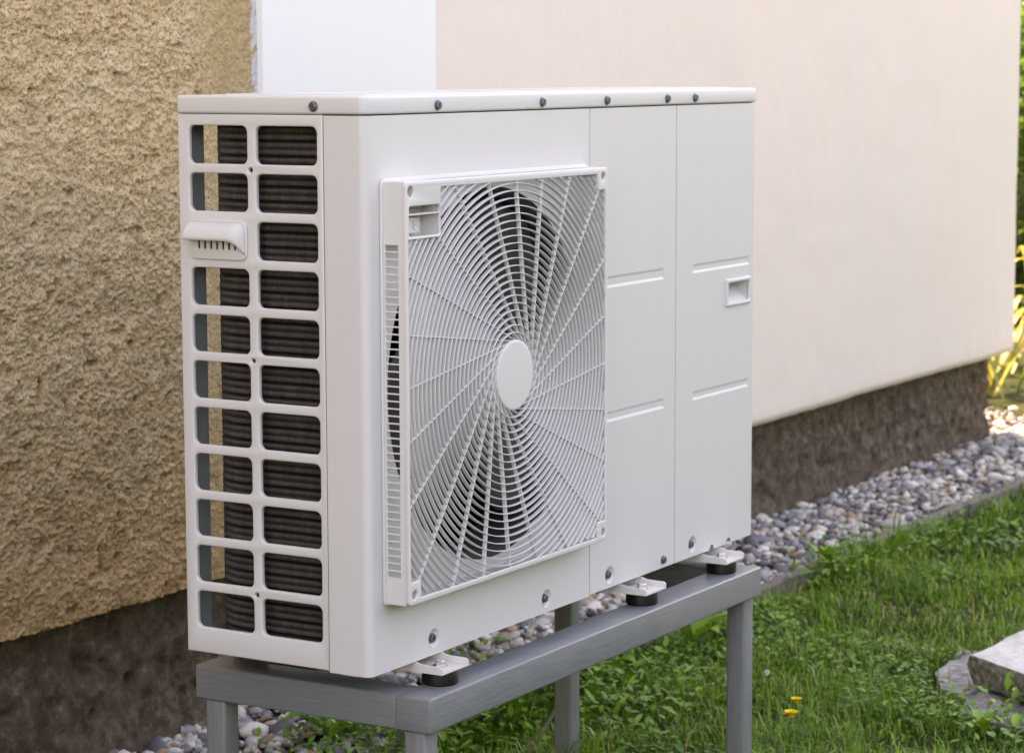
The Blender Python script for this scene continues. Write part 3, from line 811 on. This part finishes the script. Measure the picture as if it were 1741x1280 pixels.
# side walls of the frame with their louvre slots
nsl = 45; pit = (0.6105 - 0.1375) / nsl
sl_l = [rrect(0.0065, 0.1375 + pit * k + 0.0009, 0.0285, 0.1375 + pit * (k + 1) - 0.0009) for k in range(nsl)]
yq = GY + 0.0058
gf.mesh(plate([(0.0, GZ0 + 0.0003), (-yq, GZ0 + 0.0003), (-yq, GZ1 - 0.0003), (0.0, GZ1 - 0.0003)], sl_l, 0.0030), M_left(GX0 + 0.0003))
gf.mesh(plate([(0.0, GZ0 + 0.0003), (yq, GZ0 + 0.0003), (yq, GZ1 - 0.0003), (0.0, GZ1 - 0.0003)], [[(-p[0], p[1]) for p in s_] for s_ in sl_l], 0.0030), M_right(GX1 - 0.0003))
nst = 44; pt = (0.590 - 0.125) / nst
gf.mesh(plate([(GX0 + 0.0034, yq), (GX1 - 0.0034, yq), (GX1 - 0.0034, 0.0), (GX0 + 0.0034, 0.0)],
              [rrect(0.125 + pt * k + 0.0009, -0.0285, 0.125 + pt * (k + 1) - 0.0009, -0.0065) for k in range(nst)], 0.0030), M_top(GZ1 - 0.0003))
gf.box((GX0 + 0.0034, yq, GZ0 + 0.0003), (GX1 - 0.0034, -0.0003, GZ0 + 0.0030))
gf.mesh(plate(rrect(GX0 - 0.0045, GZ0 - 0.0045, GX1 + 0.0045, GZ1 + 0.0045, 0.010, 5), [rrect(GX0 + 0.006, GZ0 + 0.006, GX1 - 0.006, GZ1 - 0.006, 0.004, 4)], 0.0042, 0.0016, 2), M_front(-0.0044))
gf.build('grille_frame', MAT['plastic'], grille)
hubb = MB(); hubb.lathe([(0.0, 0.0), (0.049, 0.0), (0.0508, -0.0001), (0.0526, -0.0010), (0.0532, -0.0030), (0.0532, -0.018), (0.049, -0.018), (0.049, -0.006), (0, -0.006)], 72, M_front(GY - 0.0006) @ Matrix.Translation((CX, CZ, 0)))
hubb.build('grille_hub', MAT['plastic'], grille)
def inside(x_, z_, e=0.0):
    if not (OX0 - 0.001 < x_ < OX1 + 0.001 and OZ0 - 0.001 < z_ < OZ1 + 0.001): return False
    if x_ < BX - 0.001 and z_ > BZ + 0.001: return False
    for sx in (0, 1):
        for sz in (0, 1):
            if sx == 0 and sz == 1: continue
            xx = (OX1 - x_) if sx else (x_ - OX0); z2 = (OZ1 - z_) if sz else (z_ - OZ0)
            if xx < cb_ - 0.001 and z2 < cb_ - 0.001: return False
    return True
TP = [(-0.0006, 0.0070), (-0.0009, 0.0013), (-0.0004, 0.0), (0.0004, 0.0), (0.0009, 0.0013), (0.0006, 0.0070)]
def sweep(bm_, pts, nrm):
    rows_ = []
    for (x_, z_), (nx, nz_) in zip(pts, nrm):
        rows_.append([bm_.verts.new((x_ + nx * a, GY + 0.0006 + d_, z_ + nz_ * a)) for a, d_ in TP])
    for a_, c_ in zip(rows_, rows_[1:]):
        for k in range(len(TP)): bm_.faces.new([a_[k], a_[(k + 1) % 6], c_[(k + 1) % 6], c_[k]])
r_ = 0.0532 + 0.0108
while r_ < 0.42:
    n = 360; runs = []; cur = []
    ang = [2 * math.pi * k / n for k in range(n)]
    ok = [inside(CX + r_ * math.cos(a), CZ + r_ * math.sin(a)) for a in ang]
    if all(ok): runs = [ang + [2 * math.pi]]
    elif any(ok):
        st = next(k for k in range(n) if not ok[k])
        for k in range(st, st + n + 1):
            if ok[k % n]: cur.append(2 * math.pi * k / n)
            elif cur: runs.append(cur); cur = []
    runs = [q for q in runs if len(q) > 1]
    if runs:
        for q in runs:
            mb = MB(); sweep(mb.bm, [(CX + r_ * math.cos(a), CZ + r_ * math.sin(a)) for a in q], [(math.cos(a), math.sin(a)) for a in q])
            mb.build('grille_ring', MAT['plastic'], grille, sharp=40)
    r_ += 0.01115
for k in range(24):
    th = R(-7.0 + 15 * k); ox, oz = CX + 0.0505 * math.cos(th), CZ + 0.0505 * math.sin(th); dx, dz = -math.sin(th), math.cos(th)
    tt = 0.0
    while inside(ox + dx * tt, oz + dz * tt) and tt < 0.5: tt += 0.001
    mb = MB(); sweep(mb.bm, [(ox, oz), (ox + dx * tt, oz + dz * tt)], [(dz, -dx)] * 2)
    sp_ = mb.build('grille_spoke', MAT['plastic'], grille, sharp=40)
    sp_.location.y += 0.0009

# mounting feet: pressed channel, rubber pad, bolt
def foot(xc, yfront, sgn):
    f = MB(); yb_ = 0.07
    Yv = lambda y: yfront + sgn * y if sgn > 0 else yfront - y
    f.box((xc - 0.034, min(Yv(0), Yv(0.11)), -0.0175), (xc + 0.034, max(Yv(0), Yv(0.11)), -0.0150))
    for s_ in (-1, 1):
        xa, xb = sorted((xc + s_ * 0.034, xc + s_ * 0.0365))
        pr = [(0.0, -0.0175), (0.11, -0.0175), (0.11, -0.0025), (0.046, -0.0025), (0.040, -0.0045), (0.034, -0.0056), (0.004, -0.0064), (0.0, -0.0092)]
        b = bmesh.new()
        A = [b.verts.new((xa, Yv(p[0]), p[1])) for p in pr]; B = [b.verts.new((xb, Yv(p[0]), p[1])) for p in pr]
        b.faces.new(A); b.faces.new(B[::-1])
        for k in range(len(pr)): b.faces.new([A[k], A[(k + 1) % len(pr)], B[(k + 1) % len(pr)], B[k]])
        bmesh.ops.recalc_face_normals(b, faces=list(b.faces)); f.join(b)
    fo = f.build('mounting_foot', MAT['foot'], hp)
    yp = Yv(0.029)
    p = MB(); p.lathe([(0, -0.0398), (0.0255, -0.0398), (0.0272, -0.0380), (0.0272, -0.0198), (0.0258, -0.0178), (0, -0.0178)], 40, Matrix.Translation((xc + 0.004, yp, 0)))
    p.build('rubber_pad', MAT['rubber'], fo)
    p = MB(); p.lathe([(0, -0.0149), (0.0115, -0.0149), (0.0115, -0.0132), (0, -0.0132)], 24, Matrix.Translation((xc + 0.004, yp, 0)))
    p.lathe([(0, -0.0131), (0.0078, -0.0131), (0.0078, -0.0075), (0.0066, -0.0062), (0, -0.0058)], 6, Matrix.Translation((xc + 0.004, yp, 0)) @ Matrix.Rotation(R(15 + xc * 200), 4, 'Z'))
    p.build('bolt', MAT['zinc'], fo, sharp=25)
for xc in (0.153, 0.783, 1.085):
    foot(xc, -0.046, 1); foot(xc, D + 0.030, -1)

# ------------------------------------------------------------------ steel stand
stand = empty('steel_stand', (0.62, 0.155, G))
tag(stand, 'grey painted steel stand with square legs carrying the heat pump', 'stand')
SX0, SX1, SY0, SY1, ST, SB = 0.066, 1.1700, -0.0580, 0.3660, -0.0400, -0.0925
def rail(lo, hi):
    mb = MB(); mb.box(lo, hi, 0.0035, 3); mb.build('rail', MAT['stand'], stand, sharp=60)
rw = 0.062
rail((SX0, SY0, SB), (SX1, SY0 + rw, ST))
rail((SX0 + 0.0003, SY0 + rw - 0.002, SB + 0.0004), (SX0 + rw, SY1 - 0.0003, ST - 0.0004))
rail((SX1 - rw, SY0 + rw - 0.002, SB + 0.0004), (SX1 - 0.0003, SY1 - 0.0003, ST - 0.0004))
rail((SX0 + rw - 0.002, SY1 - rw, SB + 0.0008), (SX1 - rw + 0.002, SY1 - 0.0008, ST - 0.0008))
la = 0.037
for lx in (SX0 + 0.006, SX1 - la - 0.003):
    for ly in (SY0 + 0.0135, SY1 - la - 0.0135):
        mb = MB(); mb.box((lx, ly, G - 0.05), (lx + la, ly + la, SB + 0.001), 0.005, 3); mb.build('leg', MAT['stand_leg'], stand, sharp=60)

# ------------------------------------------------------------------ pebbles
def pebble_mesh(seed, sub):
    b = bmesh.new(); bmesh.ops.create_icosphere(b, subdivisions=sub, radius=1)
    rs = np.random.default_rng(seed); k1, k2 = rs.normal(0, 1, (2, 3)); ph = rs.uniform(0, 6, 2)
    for v in b.verts:
        n = np.array(v.co)
        f = 1 + 0.13 * math.sin(1.9 * n @ k1 + ph[0]) + 0.09 * math.sin(3.1 * n @ k2 + ph[1])
        v.co = Vector(n * f * np.array([1.12, 0.74, 0.52]))
    me = bpy.data.meshes.new('pebble'); b.to_mesh(me); b.free()
    me.polygons.foreach_set('use_smooth', [True] * len(me.polygons)); me.materials.append(MAT['pebble'])
    return me
PM = [pebble_mesh(k, 2) for k in range(10)]
PL = [pebble_mesh(100 + k, 1) for k in range(10)]
pb = []
def scatter(x0, x1, y0, y1, n, zlo, zhi):
    for _ in range(n):
        x_ = random.uniform(x0, x1); y_ = random.uniform(y0, y1)
        r_ = min(max(random.lognormvariate(math.log(0.0120), 0.38), 0.006), 0.030)
        rise = 0.010 if y_ < 1.2 else 0.015
        pb.append((x_, y_, G + rise + random.uniform(zlo, zhi), r_))
scatter(0.3, 5.9, KY + 0.012, WY + 0.055, 5600, 0.0, 0.012)
scatter(0.3, 5.9, KY + 0.012, WY + 0.05, 1300, 0.008, 0.024)
scatter(-2.5, 0.3, KY + 0.012, WY + 0.055, 900, 0.0, 0.024)
scatter(5.6, 6.14, KY + 0.012, 3.0, 900, 0.0, 0.024)
cp = np.array(cam.location if False else m.translation); FPX = 4241.17
def to_px(p):
    d = np.array(p) - cp
    dz = d @ np.array(_f)
    return 870.5 + FPX * (d @ np.array(_r)) / dz, 640 - FPX * (d @ np.array(_u)) / dz, dz
def in_view(u, v):                      # inside the frame and not behind the unit or the stand
    if not (0 < u < 1741 and 0 < v < 1280): return False
    if u < 320 or u > 1285: return True
    if u < 630: return v > 1185 + (u - 330) * 0.15
    return v > 1150 - (u - 630) * 0.374 and not (1190 - (u - 735) * 0.41 - 6 < v < 1250 - (u - 735) * 0.41 and u > 735)
sc = []
for k, (x_, y_, z_, r_) in enumerate(pb):
    u, v, dz = to_px((x_, y_, z_))
    buried = sum(1 for q in ())
    sc.append((r_ / dz * (1.0 if in_view(u, v) else 0.0) * (1 + 18 * (z_ - G)), k))
top = set(k for s_, k in sorted(sc, reverse=True)[:300] if s_ > 0)
PV, PT, PA = [], [], []; nb = 0
plv = [(np.array([v.co for v in q.vertices]), np.array([p.vertices for p in q.polygons])) for q in PL]
for k, (x_, y_, z_, r_) in enumerate(pb):
    rot = Matrix.Rotation(random.uniform(0, 6.28), 3, 'Z') @ Matrix.Rotation(random.gauss(0, 0.35), 3, 'X') @ Matrix.Rotation(random.gauss(0, 0.35), 3, 'Y')
    if k in top:
        o = bpy.data.objects.new('pebble', PM[k % 10]); COL.objects.link(o); o.parent = gravel_bed
        o.matrix_basis = Matrix.Translation((x_, y_, z_)) @ rot.to_4x4() @ Matrix.Scale(r_, 4)
    else:
        vv, ff = plv[k % 10]
        PV.append(vv @ np.array(rot.transposed()) * r_ + np.array([x_, y_, z_])); PT.append(ff + nb); nb += len(vv)
        PA.append(np.full(len(vv), random.random()))
mass = link('pebbles', fast_mesh('pebbles', np.concatenate(PV), None, np.concatenate(PT), np.concatenate(PA)), MAT['pebbles'], gravel_bed, sharp=180)
mass['kind'] = 'stuff'

# ------------------------------------------------------------------ grass
def blades(P, h, w, lean, az, rnd):
    """one curved tapering blade per row"""
    n = len(P)
    s = np.stack([-np.sin(az), np.cos(az), np.zeros(n)], -1); d = np.stack([np.cos(az), np.sin(az), np.zeros(n)], -1)
    up = np.array([0, 0, 1.0])
    p1 = P + d * (h * lean * 0.35)[:, None] + up * (h * 0.58)[:, None]
    p2 = P + d * (h * lean)[:, None] + up * (h * (1 - 0.45 * lean))[:, None]
    hw = (w / 2)[:, None]
    V = np.stack([P - s * hw, P + s * hw, p1 - s * hw * 0.8, p1 + s * hw * 0.8, p2], 1).reshape(-1, 3)
    b = np.arange(n) * 5
    return V, np.stack([b, b + 1, b + 3, b + 2], -1), np.stack([b + 2, b + 3, b + 4], -1), np.repeat(rnd, 5)
def blocked(x, y):             # no grass through kerb, gravel, stones
    k = (y > KY - 0.045)
    k |= ((x - 2.24) / 0.17) ** 2 + ((y + 0.06) / 0.07) ** 2 < 1
    k |= ((x - 2.02) / 0.16) ** 2 + ((y + 0.25) / 0.10) ** 2 < 1
    return k
def field(x0, x1, y0, y1, n, hs, ws):
    x = RNG.uniform(x0, x1, n); y = RNG.uniform(y0, y1, n)
    keep = ~blocked(x, y)
    tuft = 0.5 + 0.5 * vnoise(x * 6, y * 6, 61)
    keep &= RNG.uniform(0, 1, n) < (0.25 + 0.75 * tuft) * (1 - 0.6 * sstep(0.45, 0.8, vnoise(x * 11, y * 11, 66)))
    x, y, tuft = x[keep], y[keep], tuft[keep]; n = len(x)
    h = hs * (0.40 + 0.80 * tuft) * RNG.lognormal(0, 0.40, n)
    w = ws * RNG.uniform(0.6, 1.35, n)
    rn = np.clip(0.34 + 0.20 * vnoise(x * 2.3, y * 2.3, 62) + 0.16 * vnoise(x * 9, y * 9, 64) + RNG.normal(0, 0.22, n) + (RNG.uniform(0, 1, n) < 0.05 + 0.10 * sstep(0.1, 0.6, vnoise(x * 4, y * 4, 63))) * 0.7, 0, 1)
    return blades(np.stack([x, y, ground_z(x, y) - 0.004], -1), h, w, RNG.uniform(0.15, 1.05, n), RNG.uniform(0, 6.283, n), rn)
parts = [field(0.9, 3.4, -0.75, 0.655, 135000, 0.037, 0.0028), field(3.4, 6.2, -0.6, 0.655, 50000, 0.042, 0.0045), field(-1.6, 0.9, -0.9, 0.655, 32000, 0.042, 0.0045),
         field(0.3, 6.2, -2.2, -0.7, 36000, 0.055, 0.007), field(6.2, 12, -3, 6, 26000, 0.09, 0.012)]
# long tufts along the kerb and round the legs
tx = np.concatenate([RNG.uniform(1.0, 6.0, 2600), RNG.normal(1.14, 0.06, 120), RNG.normal(1.14, 0.06, 120)])
ty = np.concatenate([KY - 0.05 - np.abs(RNG.normal(0, 0.03, 2600)), RNG.normal(-0.04, 0.05, 120), RNG.normal(0.33, 0.05, 120)])
kk = vnoise(tx * 3.1, ty * 0 + 1.5, 65) > 0.35; kk[2600:] = True
tx, ty = tx[kk], ty[kk]; n = len(tx)
parts.append(blades(np.stack([tx, ty, ground_z(tx, ty) - 0.004], -1), 0.085 * RNG.lognormal(0, 0.3, n), RNG.uniform(0.0025, 0.005, n), RNG.uniform(0.2, 1.0, n), RNG.uniform(0, 6.283, n), np.clip(RNG.normal(0.45, 0.2, n), 0, 1)))
def merge(parts):
    V, Q, T, A = [], [], [], []; b = 0
    for v, q, t_, a in parts:
        V.append(v); Q.append(q + b); T.append(t_ + b); A.append(a); b += len(v)
    return np.concatenate(V), np.concatenate(Q), np.concatenate(T), np.concatenate(A)
grass = link('grass', fast_mesh('grass', *merge(parts)), MAT['grass'], sharp=None)
tag(grass, 'short green lawn grass around the stand', 'grass', kind='stuff')

# low broad-leaved weeds in the lawn: clover-like leaflets in patches
def leaflets(P, L, Wd, az, tilt, rnd):
    n = len(P)
    d = np.stack([np.cos(az) * np.cos(tilt), np.sin(az) * np.cos(tilt), np.sin(tilt)], -1)
    s = np.stack([-np.sin(az), np.cos(az), np.zeros(n)], -1)
    up = np.cross(d, s)
    up *= np.sign(up[:, 2:3])
    L = L[:, None]; w = Wd[:, None] / 2
    V = np.stack([P, P + d * L * 0.35 + s * w * 0.9 + up * w * 0.25, P + d * L * 0.75 + s * w * 0.8 + up * w * 0.2, P + d * L - up * w * 0.25,
                  P + d * L * 0.75 - s * w * 0.8 + up * w * 0.2, P + d * L * 0.35 - s * w * 0.9 + up * w * 0.25, P + d * L * 0.55], 1).reshape(-1, 3)
    b = np.arange(n) * 7
    T = np.concatenate([np.stack([b + i, b + (i + 1) % 6, b + 6], -1) for i in range(6)])
    return V, np.zeros((0, 4), int), T, np.repeat(rnd, 7)
def weeds(n, x0, x1, y0, y1, seed, thr, hs=0.035, ls=0.016):
    x = RNG.uniform(x0, x1, n); y = RNG.uniform(y0, y1, n)
    k = (vnoise(x * 3.2, y * 3.2, seed) > thr) & ~blocked(x, y)
    x, y = x[k], y[k]; n = len(x)
    z = ground_z(x, y) + hs * RNG.uniform(0.2, 1.3, n)
    return leaflets(np.stack([x, y, z], -1), ls * RNG.lognormal(0, 0.35, n), ls * 0.75 * RNG.lognormal(0, 0.25, n), RNG.uniform(0, 6.283, n), RNG.normal(0.1, 0.4, n), np.clip(RNG.normal(0.42, 0.2, n), 0, 1))
wp = [weeds(15000, 0.9, 3.6, -0.7, 0.65, 71, 0.12), weeds(6000, 3.4, 6.0, -0.5, 0.65, 72, 0.2, 0.05, 0.02)]
# thicker clumps of weeds at the kerb under the unit and on the gravel
for cx, cy, sx, sy, n, hs in ((1.25, 0.62, 0.22, 0.06, 1500, 0.10), (1.10, 0.80, 0.10, 0.05, 320, 0.07), (1.62, 0.60, 0.18, 0.05, 600, 0.10), (1.55, 0.42, 0.16, 0.08, 500, 0.07), (2.15, 0.60, 0.2, 0.04, 380, 0.08), (3.05, 0.60, 0.12, 0.04, 260, 0.09), (2.0, -0.36, 0.2, 0.08, 500, 0.06), (1.75, 0.98, 0.14, 0.05, 160, 0.08)):
    x = RNG.normal(cx, sx, n); y = RNG.normal(cy, sy, n); z = G + hs * RNG.uniform(0.05, 1.0, n) ** 0.8
    wp.append(leaflets(np.stack([x, y, z], -1), 0.020 * RNG.lognormal(0, 0.4, n), 0.013 * RNG.lognormal(0, 0.3, n), RNG.uniform(0, 6.283, n), RNG.normal(0.2, 0.45, n), np.clip(RNG.normal(0.48, 0.22, n), 0, 1)))
V, Q, T, A = merge(wp)
wd = link('ground_cover', fast_mesh('ground_cover', V, None, T, A), MAT['clover'], sharp=None)
tag(wd, 'low broad-leaved weeds and clover growing through the lawn', 'weeds', kind='stuff')

# single plants with large leaves
def big_leaf(mb, p, az, L, wid, arch):
    rows_ = []
    for i in range(8):
        u = i / 7
        c = Vector(p) + Vector((math.cos(az) * L * u * (1 - 0.15 * u), math.sin(az) * L * u * (1 - 0.15 * u), L * arch * math.sin(math.pi * 0.62 * u)))
        w = wid * (math.sin(math.pi * min(1, u * 0.92 + 0.06)) ** 0.8) * (1 + 0.22 * math.sin(i * 2.6)) / 2 + 0.0015
        s_ = Vector((-math.sin(az), math.cos(az), 0))
        rows_.append([mb.bm.verts.new(c - s_ * w + Vector((0, 0, w * 0.35))), mb.bm.verts.new(c), mb.bm.verts.new(c + s_ * w + Vector((0, 0, w * 0.35)))])
    for a_, c_ in zip(rows_, rows_[1:]):
        for k in range(2): mb.bm.faces.new([a_[k], a_[k + 1], c_[k + 1], c_[k]])
def leaf_obj(name, parent, mat, rn, *a):
    mb = MB(); big_leaf(mb, *a)
    o = mb.build(name, mat, parent, sharp=180)
    at = o.data.attributes.new('rnd', 'FLOAT', 'POINT'); at.data.foreach_set('value', [rn] * len(o.data.vertices))
    return o
WEEDS = [((1.05, 0.805), 6, 0.11, 0.040, 'broad-leaved weed at the bottom edge between pebbles and left front leg'),
         ((1.34, 0.57), 7, 0.12, 0.042, 'leafy green weed below the front rail, left of the rear right leg'),
         ((1.74, 0.60), 7, 0.11, 0.040, 'leafy green weed just right of the rear right leg'),
         ((2.10, 0.55), 6, 0.10, 0.034, 'small leafy weed in the grass left of the front right leg'),
         ((3.05, 0.635), 6, 0.085, 0.032, 'low leafy weed leaning over the gravel edging right of the stand'),
         ((1.76, -0.27), 5, 0.045, 0.018, 'bright green weed in the lawn at the lower right')]
for (wx, wy), nl, L, wid, lab in WEEDS:
    pl = empty('weed_plant', (wx, wy, G)); tag(pl, lab, 'weed', 'leafy weeds by the gravel strip')
    for k in range(nl):
        leaf_obj('leaf', pl, MAT['clover'], random.uniform(0.35, 0.95), (wx, wy, G + 0.015 + random.uniform(0, 0.03)), k * 6.283 / nl + random.uniform(-0.4, 0.4), L * random.uniform(0.7, 1.2), wid * random.uniform(0.8, 1.2), random.uniform(0.35, 0.85))
# yellow flowers and seed heads right of the front leg
def flower(x, y, h, lab, mat, r, name, grp):
    e = empty(name, (x, y, G)); tag(e, lab, 'flower', grp)
    mb = MB(); tipx, tipy = x + random.uniform(-.02, .02), y + random.uniform(-.02, .02)
    mb.tube([(x, y, G - 0.01), ((x + tipx) / 2 + 0.006, (y + tipy) / 2, G + h * 0.55), (tipx, tipy, G + h)], [0.0012, 0.001, 0.0009], 5); mb.build('stem', MAT['gstem'], e)
    mb = MB()
    if mat is MAT['fluff']:
        for k in range(46):
            d = Vector((random.gauss(0, 1), random.gauss(0, 1), random.gauss(0.2, 1))).normalized(); c = Vector((tipx, tipy, G + h))
            mb.tube([c, c + d * r], [0.0007, 0.0012], 4)
    else:
        for lay in range(2):
            for k in range(13):
                a = k * 6.283 / 13 + lay * 0.24; d = Vector((math.cos(a), math.sin(a), 1.0 + 1.2 * lay)).normalized(); s_ = Vector((-math.sin(a), math.cos(a), 0)); c = Vector((tipx, tipy, G + h + 0.001 * lay)); rr = r * (1 - 0.3 * lay)
                mb.face([c - s_ * r * 0.05, c + s_ * r * 0.05, c + d * rr + s_ * r * 0.17, c + d * rr * 1.08, c + d * rr - s_ * r * 0.17])
        mb.lathe([(0, 0.001), (r * 0.3, 0.003), (r * 0.25, 0.006), (0, 0.007)], 10, Matrix.Translation((tipx, tipy, G + h)))
    mb.build('bloom', mat, e, sharp=None, recalc=False)
flower(1.545, 0.070, 0.052, 'yellow flower, lower and larger of the pair right of the front right leg', MAT['yellow'], 0.019, 'flower', 'small flowers in the lawn')
flower(1.600, 0.065, 0.064, 'small yellow flower, upper right of the pair by the front right leg', MAT['yellow'], 0.015, 'flower', 'small flowers in the lawn')
flower(1.572, 0.055, 0.045, 'small orange fading flower just below the yellow pair', MAT['orange'], 0.010, 'flower', 'small flowers in the lawn')
flower(1.480, 0.120, 0.085, 'whitish seed head close to the front right leg', MAT['fluff'], 0.010, 'seed_head', 'seed heads in the lawn')
flower(1.640, 0.155, 0.115, 'small pale seed head above the yellow flowers', MAT['fluff'], 0.006, 'seed_head', 'seed heads in the lawn')
mb = MB(); mb.tube([(1.04, 0.40, G - 0.01), (1.16, 0.40, -0.415), (1.25, 0.40, -0.36), (1.33, 0.398, -0.305), (1.40, 0.395, -0.245)], [0.0045, 0.0042, 0.0038, 0.0032, 0.0022], 7)
tag(mb.build('dry_stalk', MAT['stem']), 'thin brown stalk leaning across the rear right leg', 'stalk')

# ------------------------------------------------------------------ stones in the lawn
def rock(name, outline, z0, z1, mats, lab, cat, rough_, seed, tiltx=0.0):
    n = len(outline); mb = MB(); bm_ = mb.bm
    pts = []
    for k in range(n):
        p, q = Vector(outline[k]), Vector(outline[(k + 1) % n])
        for i in range(8): pts.append(p.lerp(q, i / 8))
    c = sum(pts, Vector((0, 0))) / len(pts)
    rings = []
    for zi, ins in ((0, 0.955), (0.35, 0.99), (0.7, 1.0), (0.95, 0.997), (1.0, 0.985), (1.0, 0.8), (1.0, 0.55), (1.0, 0.25)):
        ring = []
        for k, p in enumerate(pts):
            q = c + (p - c) * ins; zv = z0 + (z1 - z0) * zi
            nn = rough_ * float(vnoise(np.array([q.x * 30 + zi * 3]), np.array([q.y * 30 + zi * 5]), seed)[0])
            dirn = (p - c).normalized()
            q = q + dirn * nn * (1 if zi < 1 else 0.5)
            zq = zv + (0.4 * nn if zi >= 0.93 else 0) + tiltx * (q.x - c.x)
            ring.append(bm_.verts.new((q.x, q.y, zq)))
        rings.append(ring)
    N = len(pts)
    for i, (a_, b2) in enumerate(zip(rings, rings[1:])):
        for k in range(N):
            f = bm_.faces.new([a_[k], a_[(k + 1) % N], b2[(k + 1) % N], b2[k]]); f.material_index = 0 if i >= 4 else 1
    bm_.faces.new(rings[-1]).material_index = 0
    o = mb.build(name, mats[0], None, sharp=50)
    if len(mats) > 1: o.data.materials.append(mats[1])
    else:
        for p in o.data.polygons: p.material_index = 0
    return tag(o, lab, cat)
rock('stone_slab', [(2.085, -0.115), (2.60, -0.150), (2.62, -0.62), (1.86, -0.50), (1.95, -0.32)], -0.449, -0.386, [MAT['slab'], MAT['slab_side']], 'white stone slab with mossy dark edge propped on flat stones at lower right', 'stone', 0.006, 81)
rock('flat_stone', [(2.06, -0.06), (2.18, -0.01), (2.42, 0.03), (2.46, -0.10), (2.30, -0.16), (2.02, -0.13)], G - 0.03, -0.458, [MAT['stone']], 'flat grey stone under the left tip of the white slab', 'stone', 0.012, 82)
rock('flat_stone', [(1.90, -0.17), (2.04, -0.13), (2.16, -0.20), (2.12, -0.40), (1.90, -0.42), (1.84, -0.30)], G - 0.03, -0.461, [MAT['stone']], 'flat grey stone in the shade below the front of the white slab', 'stone', 0.012, 83)

# ------------------------------------------------------------------ garden beyond the house corner
def shrub(x, y, h, r, lab, n, seed):
    e = empty('shrub', (x, y, G)); tag(e, lab, 'shrub', 'shrubs behind the house corner')
    rs = np.random.default_rng(seed)
    mb = MB()
    for k in range(7):
        a = rs.uniform(0, 6.28); q = rs.uniform(0.3, 0.8) * r
        mb.tube([(x, y, G - 0.05), (x + 0.4 * q * math.cos(a), y + 0.4 * q * math.sin(a), G + h * 0.35), (x + q * math.cos(a), y + q * math.sin(a), G + h * rs.uniform(0.6, 0.9))], [0.02, 0.013, 0.005], 6)
    mb.build('stems', MAT['bark'], e)
    u = rs.normal(0, 1, (n, 3)); u /= np.linalg.norm(u, axis=1)[:, None]
    rad = rs.uniform(0.25, 1, n) ** 0.45
    lob = 1 + 0.28 * vnoise(u[:, 0] * 3 + 9, u[:, 2] * 3 + u[:, 1] * 2, seed)
    P = u * (rad * lob)[:, None] * np.array([r, r, h * 0.52]) + np.array([x, y, G + h * 0.52])
    P = P[P[:, 2] > G + 0.02]; n = len(P)
    V, Q, T, A = leaflets(P, 0.075 * rs.lognormal(0, 0.3, n), 0.04 * rs.lognormal(0, 0.3, n), rs.uniform(0, 6.28, n), rs.normal(-0.1, 0.5, n), np.clip(rs.normal(0.45, 0.22, n), 0, 1))
    link('foliage', fast_mesh('foliage', V, None, T, A), MAT['shrub'], e, sharp=None)
shrub(9.9, 2.62, 1.55, 0.62, 'tall dark green shrub beyond the house corner at the right edge', 5200, 5)
shrub(11.7, 3.2, 1.75, 0.75, 'sunlit shrub farther behind the house corner at the right edge', 5200, 6)
shrub(11.4, 2.2, 1.3, 0.7, 'low rounded shrub right of the other two, mostly outside the picture', 3500, 8)
for lx, ly, nl, lab in ((6.72, 1.60, 36, 'nearer clump of long yellow-green strap leaves in sun just behind the house corner'), (7.60, 1.78, 26, 'farther clump of strap leaves behind the house corner, higher in the picture')):
    lp = empty('strap_leaf_plant', (lx, ly, G)); tag(lp, lab, 'plant', 'strap-leaved plants behind the house corner')
    for k in range(nl):
        leaf_obj('leaf', lp, MAT['lily'], random.random(), (lx + random.gauss(0, 0.10), ly + random.gauss(0, 0.10), G), random.uniform(0, 6.28), random.uniform(0.20, 0.42), 0.026, random.uniform(0.5, 1.4))
mb = MB(); mb.tube([(12.9, 3.62, G - 0.1), (12.9, 3.62, 0.8), (12.92, 3.63, 2.0), (12.9, 3.64, 3.4)], [0.15, 0.13, 0.12, 0.10], 12)
tr = empty('tree', (12.9, 3.62, G)); tag(tr, 'brown tree trunk at the top right edge behind the house corner', 'tree')
tk = mb.build('trunk', MAT['bark'], tr)
rs = np.random.default_rng(44); n = 6000
u = rs.normal(0, 1, (n, 3)); u /= np.linalg.norm(u, axis=1)[:, None]
P = u * (rs.uniform(0.2, 1, n) ** 0.5 * (1 + 0.3 * vnoise(u[:, 0] * 3, u[:, 2] * 3, 3)))[:, None] * np.array([1.7, 1.7, 1.2]) + np.array([12.9, 3.64, 4.0])
V, Q, T, A = leaflets(P, 0.11 * rs.lognormal(0, 0.3, n), 0.07 * rs.lognormal(0, 0.3, n), rs.uniform(0, 6.28, n), rs.normal(-0.1, 0.5, n), np.clip(rs.normal(0.45, 0.22, n), 0, 1))
link('crown', fast_mesh('crown', V, None, T, A), MAT['shrub'], tr, sharp=None)
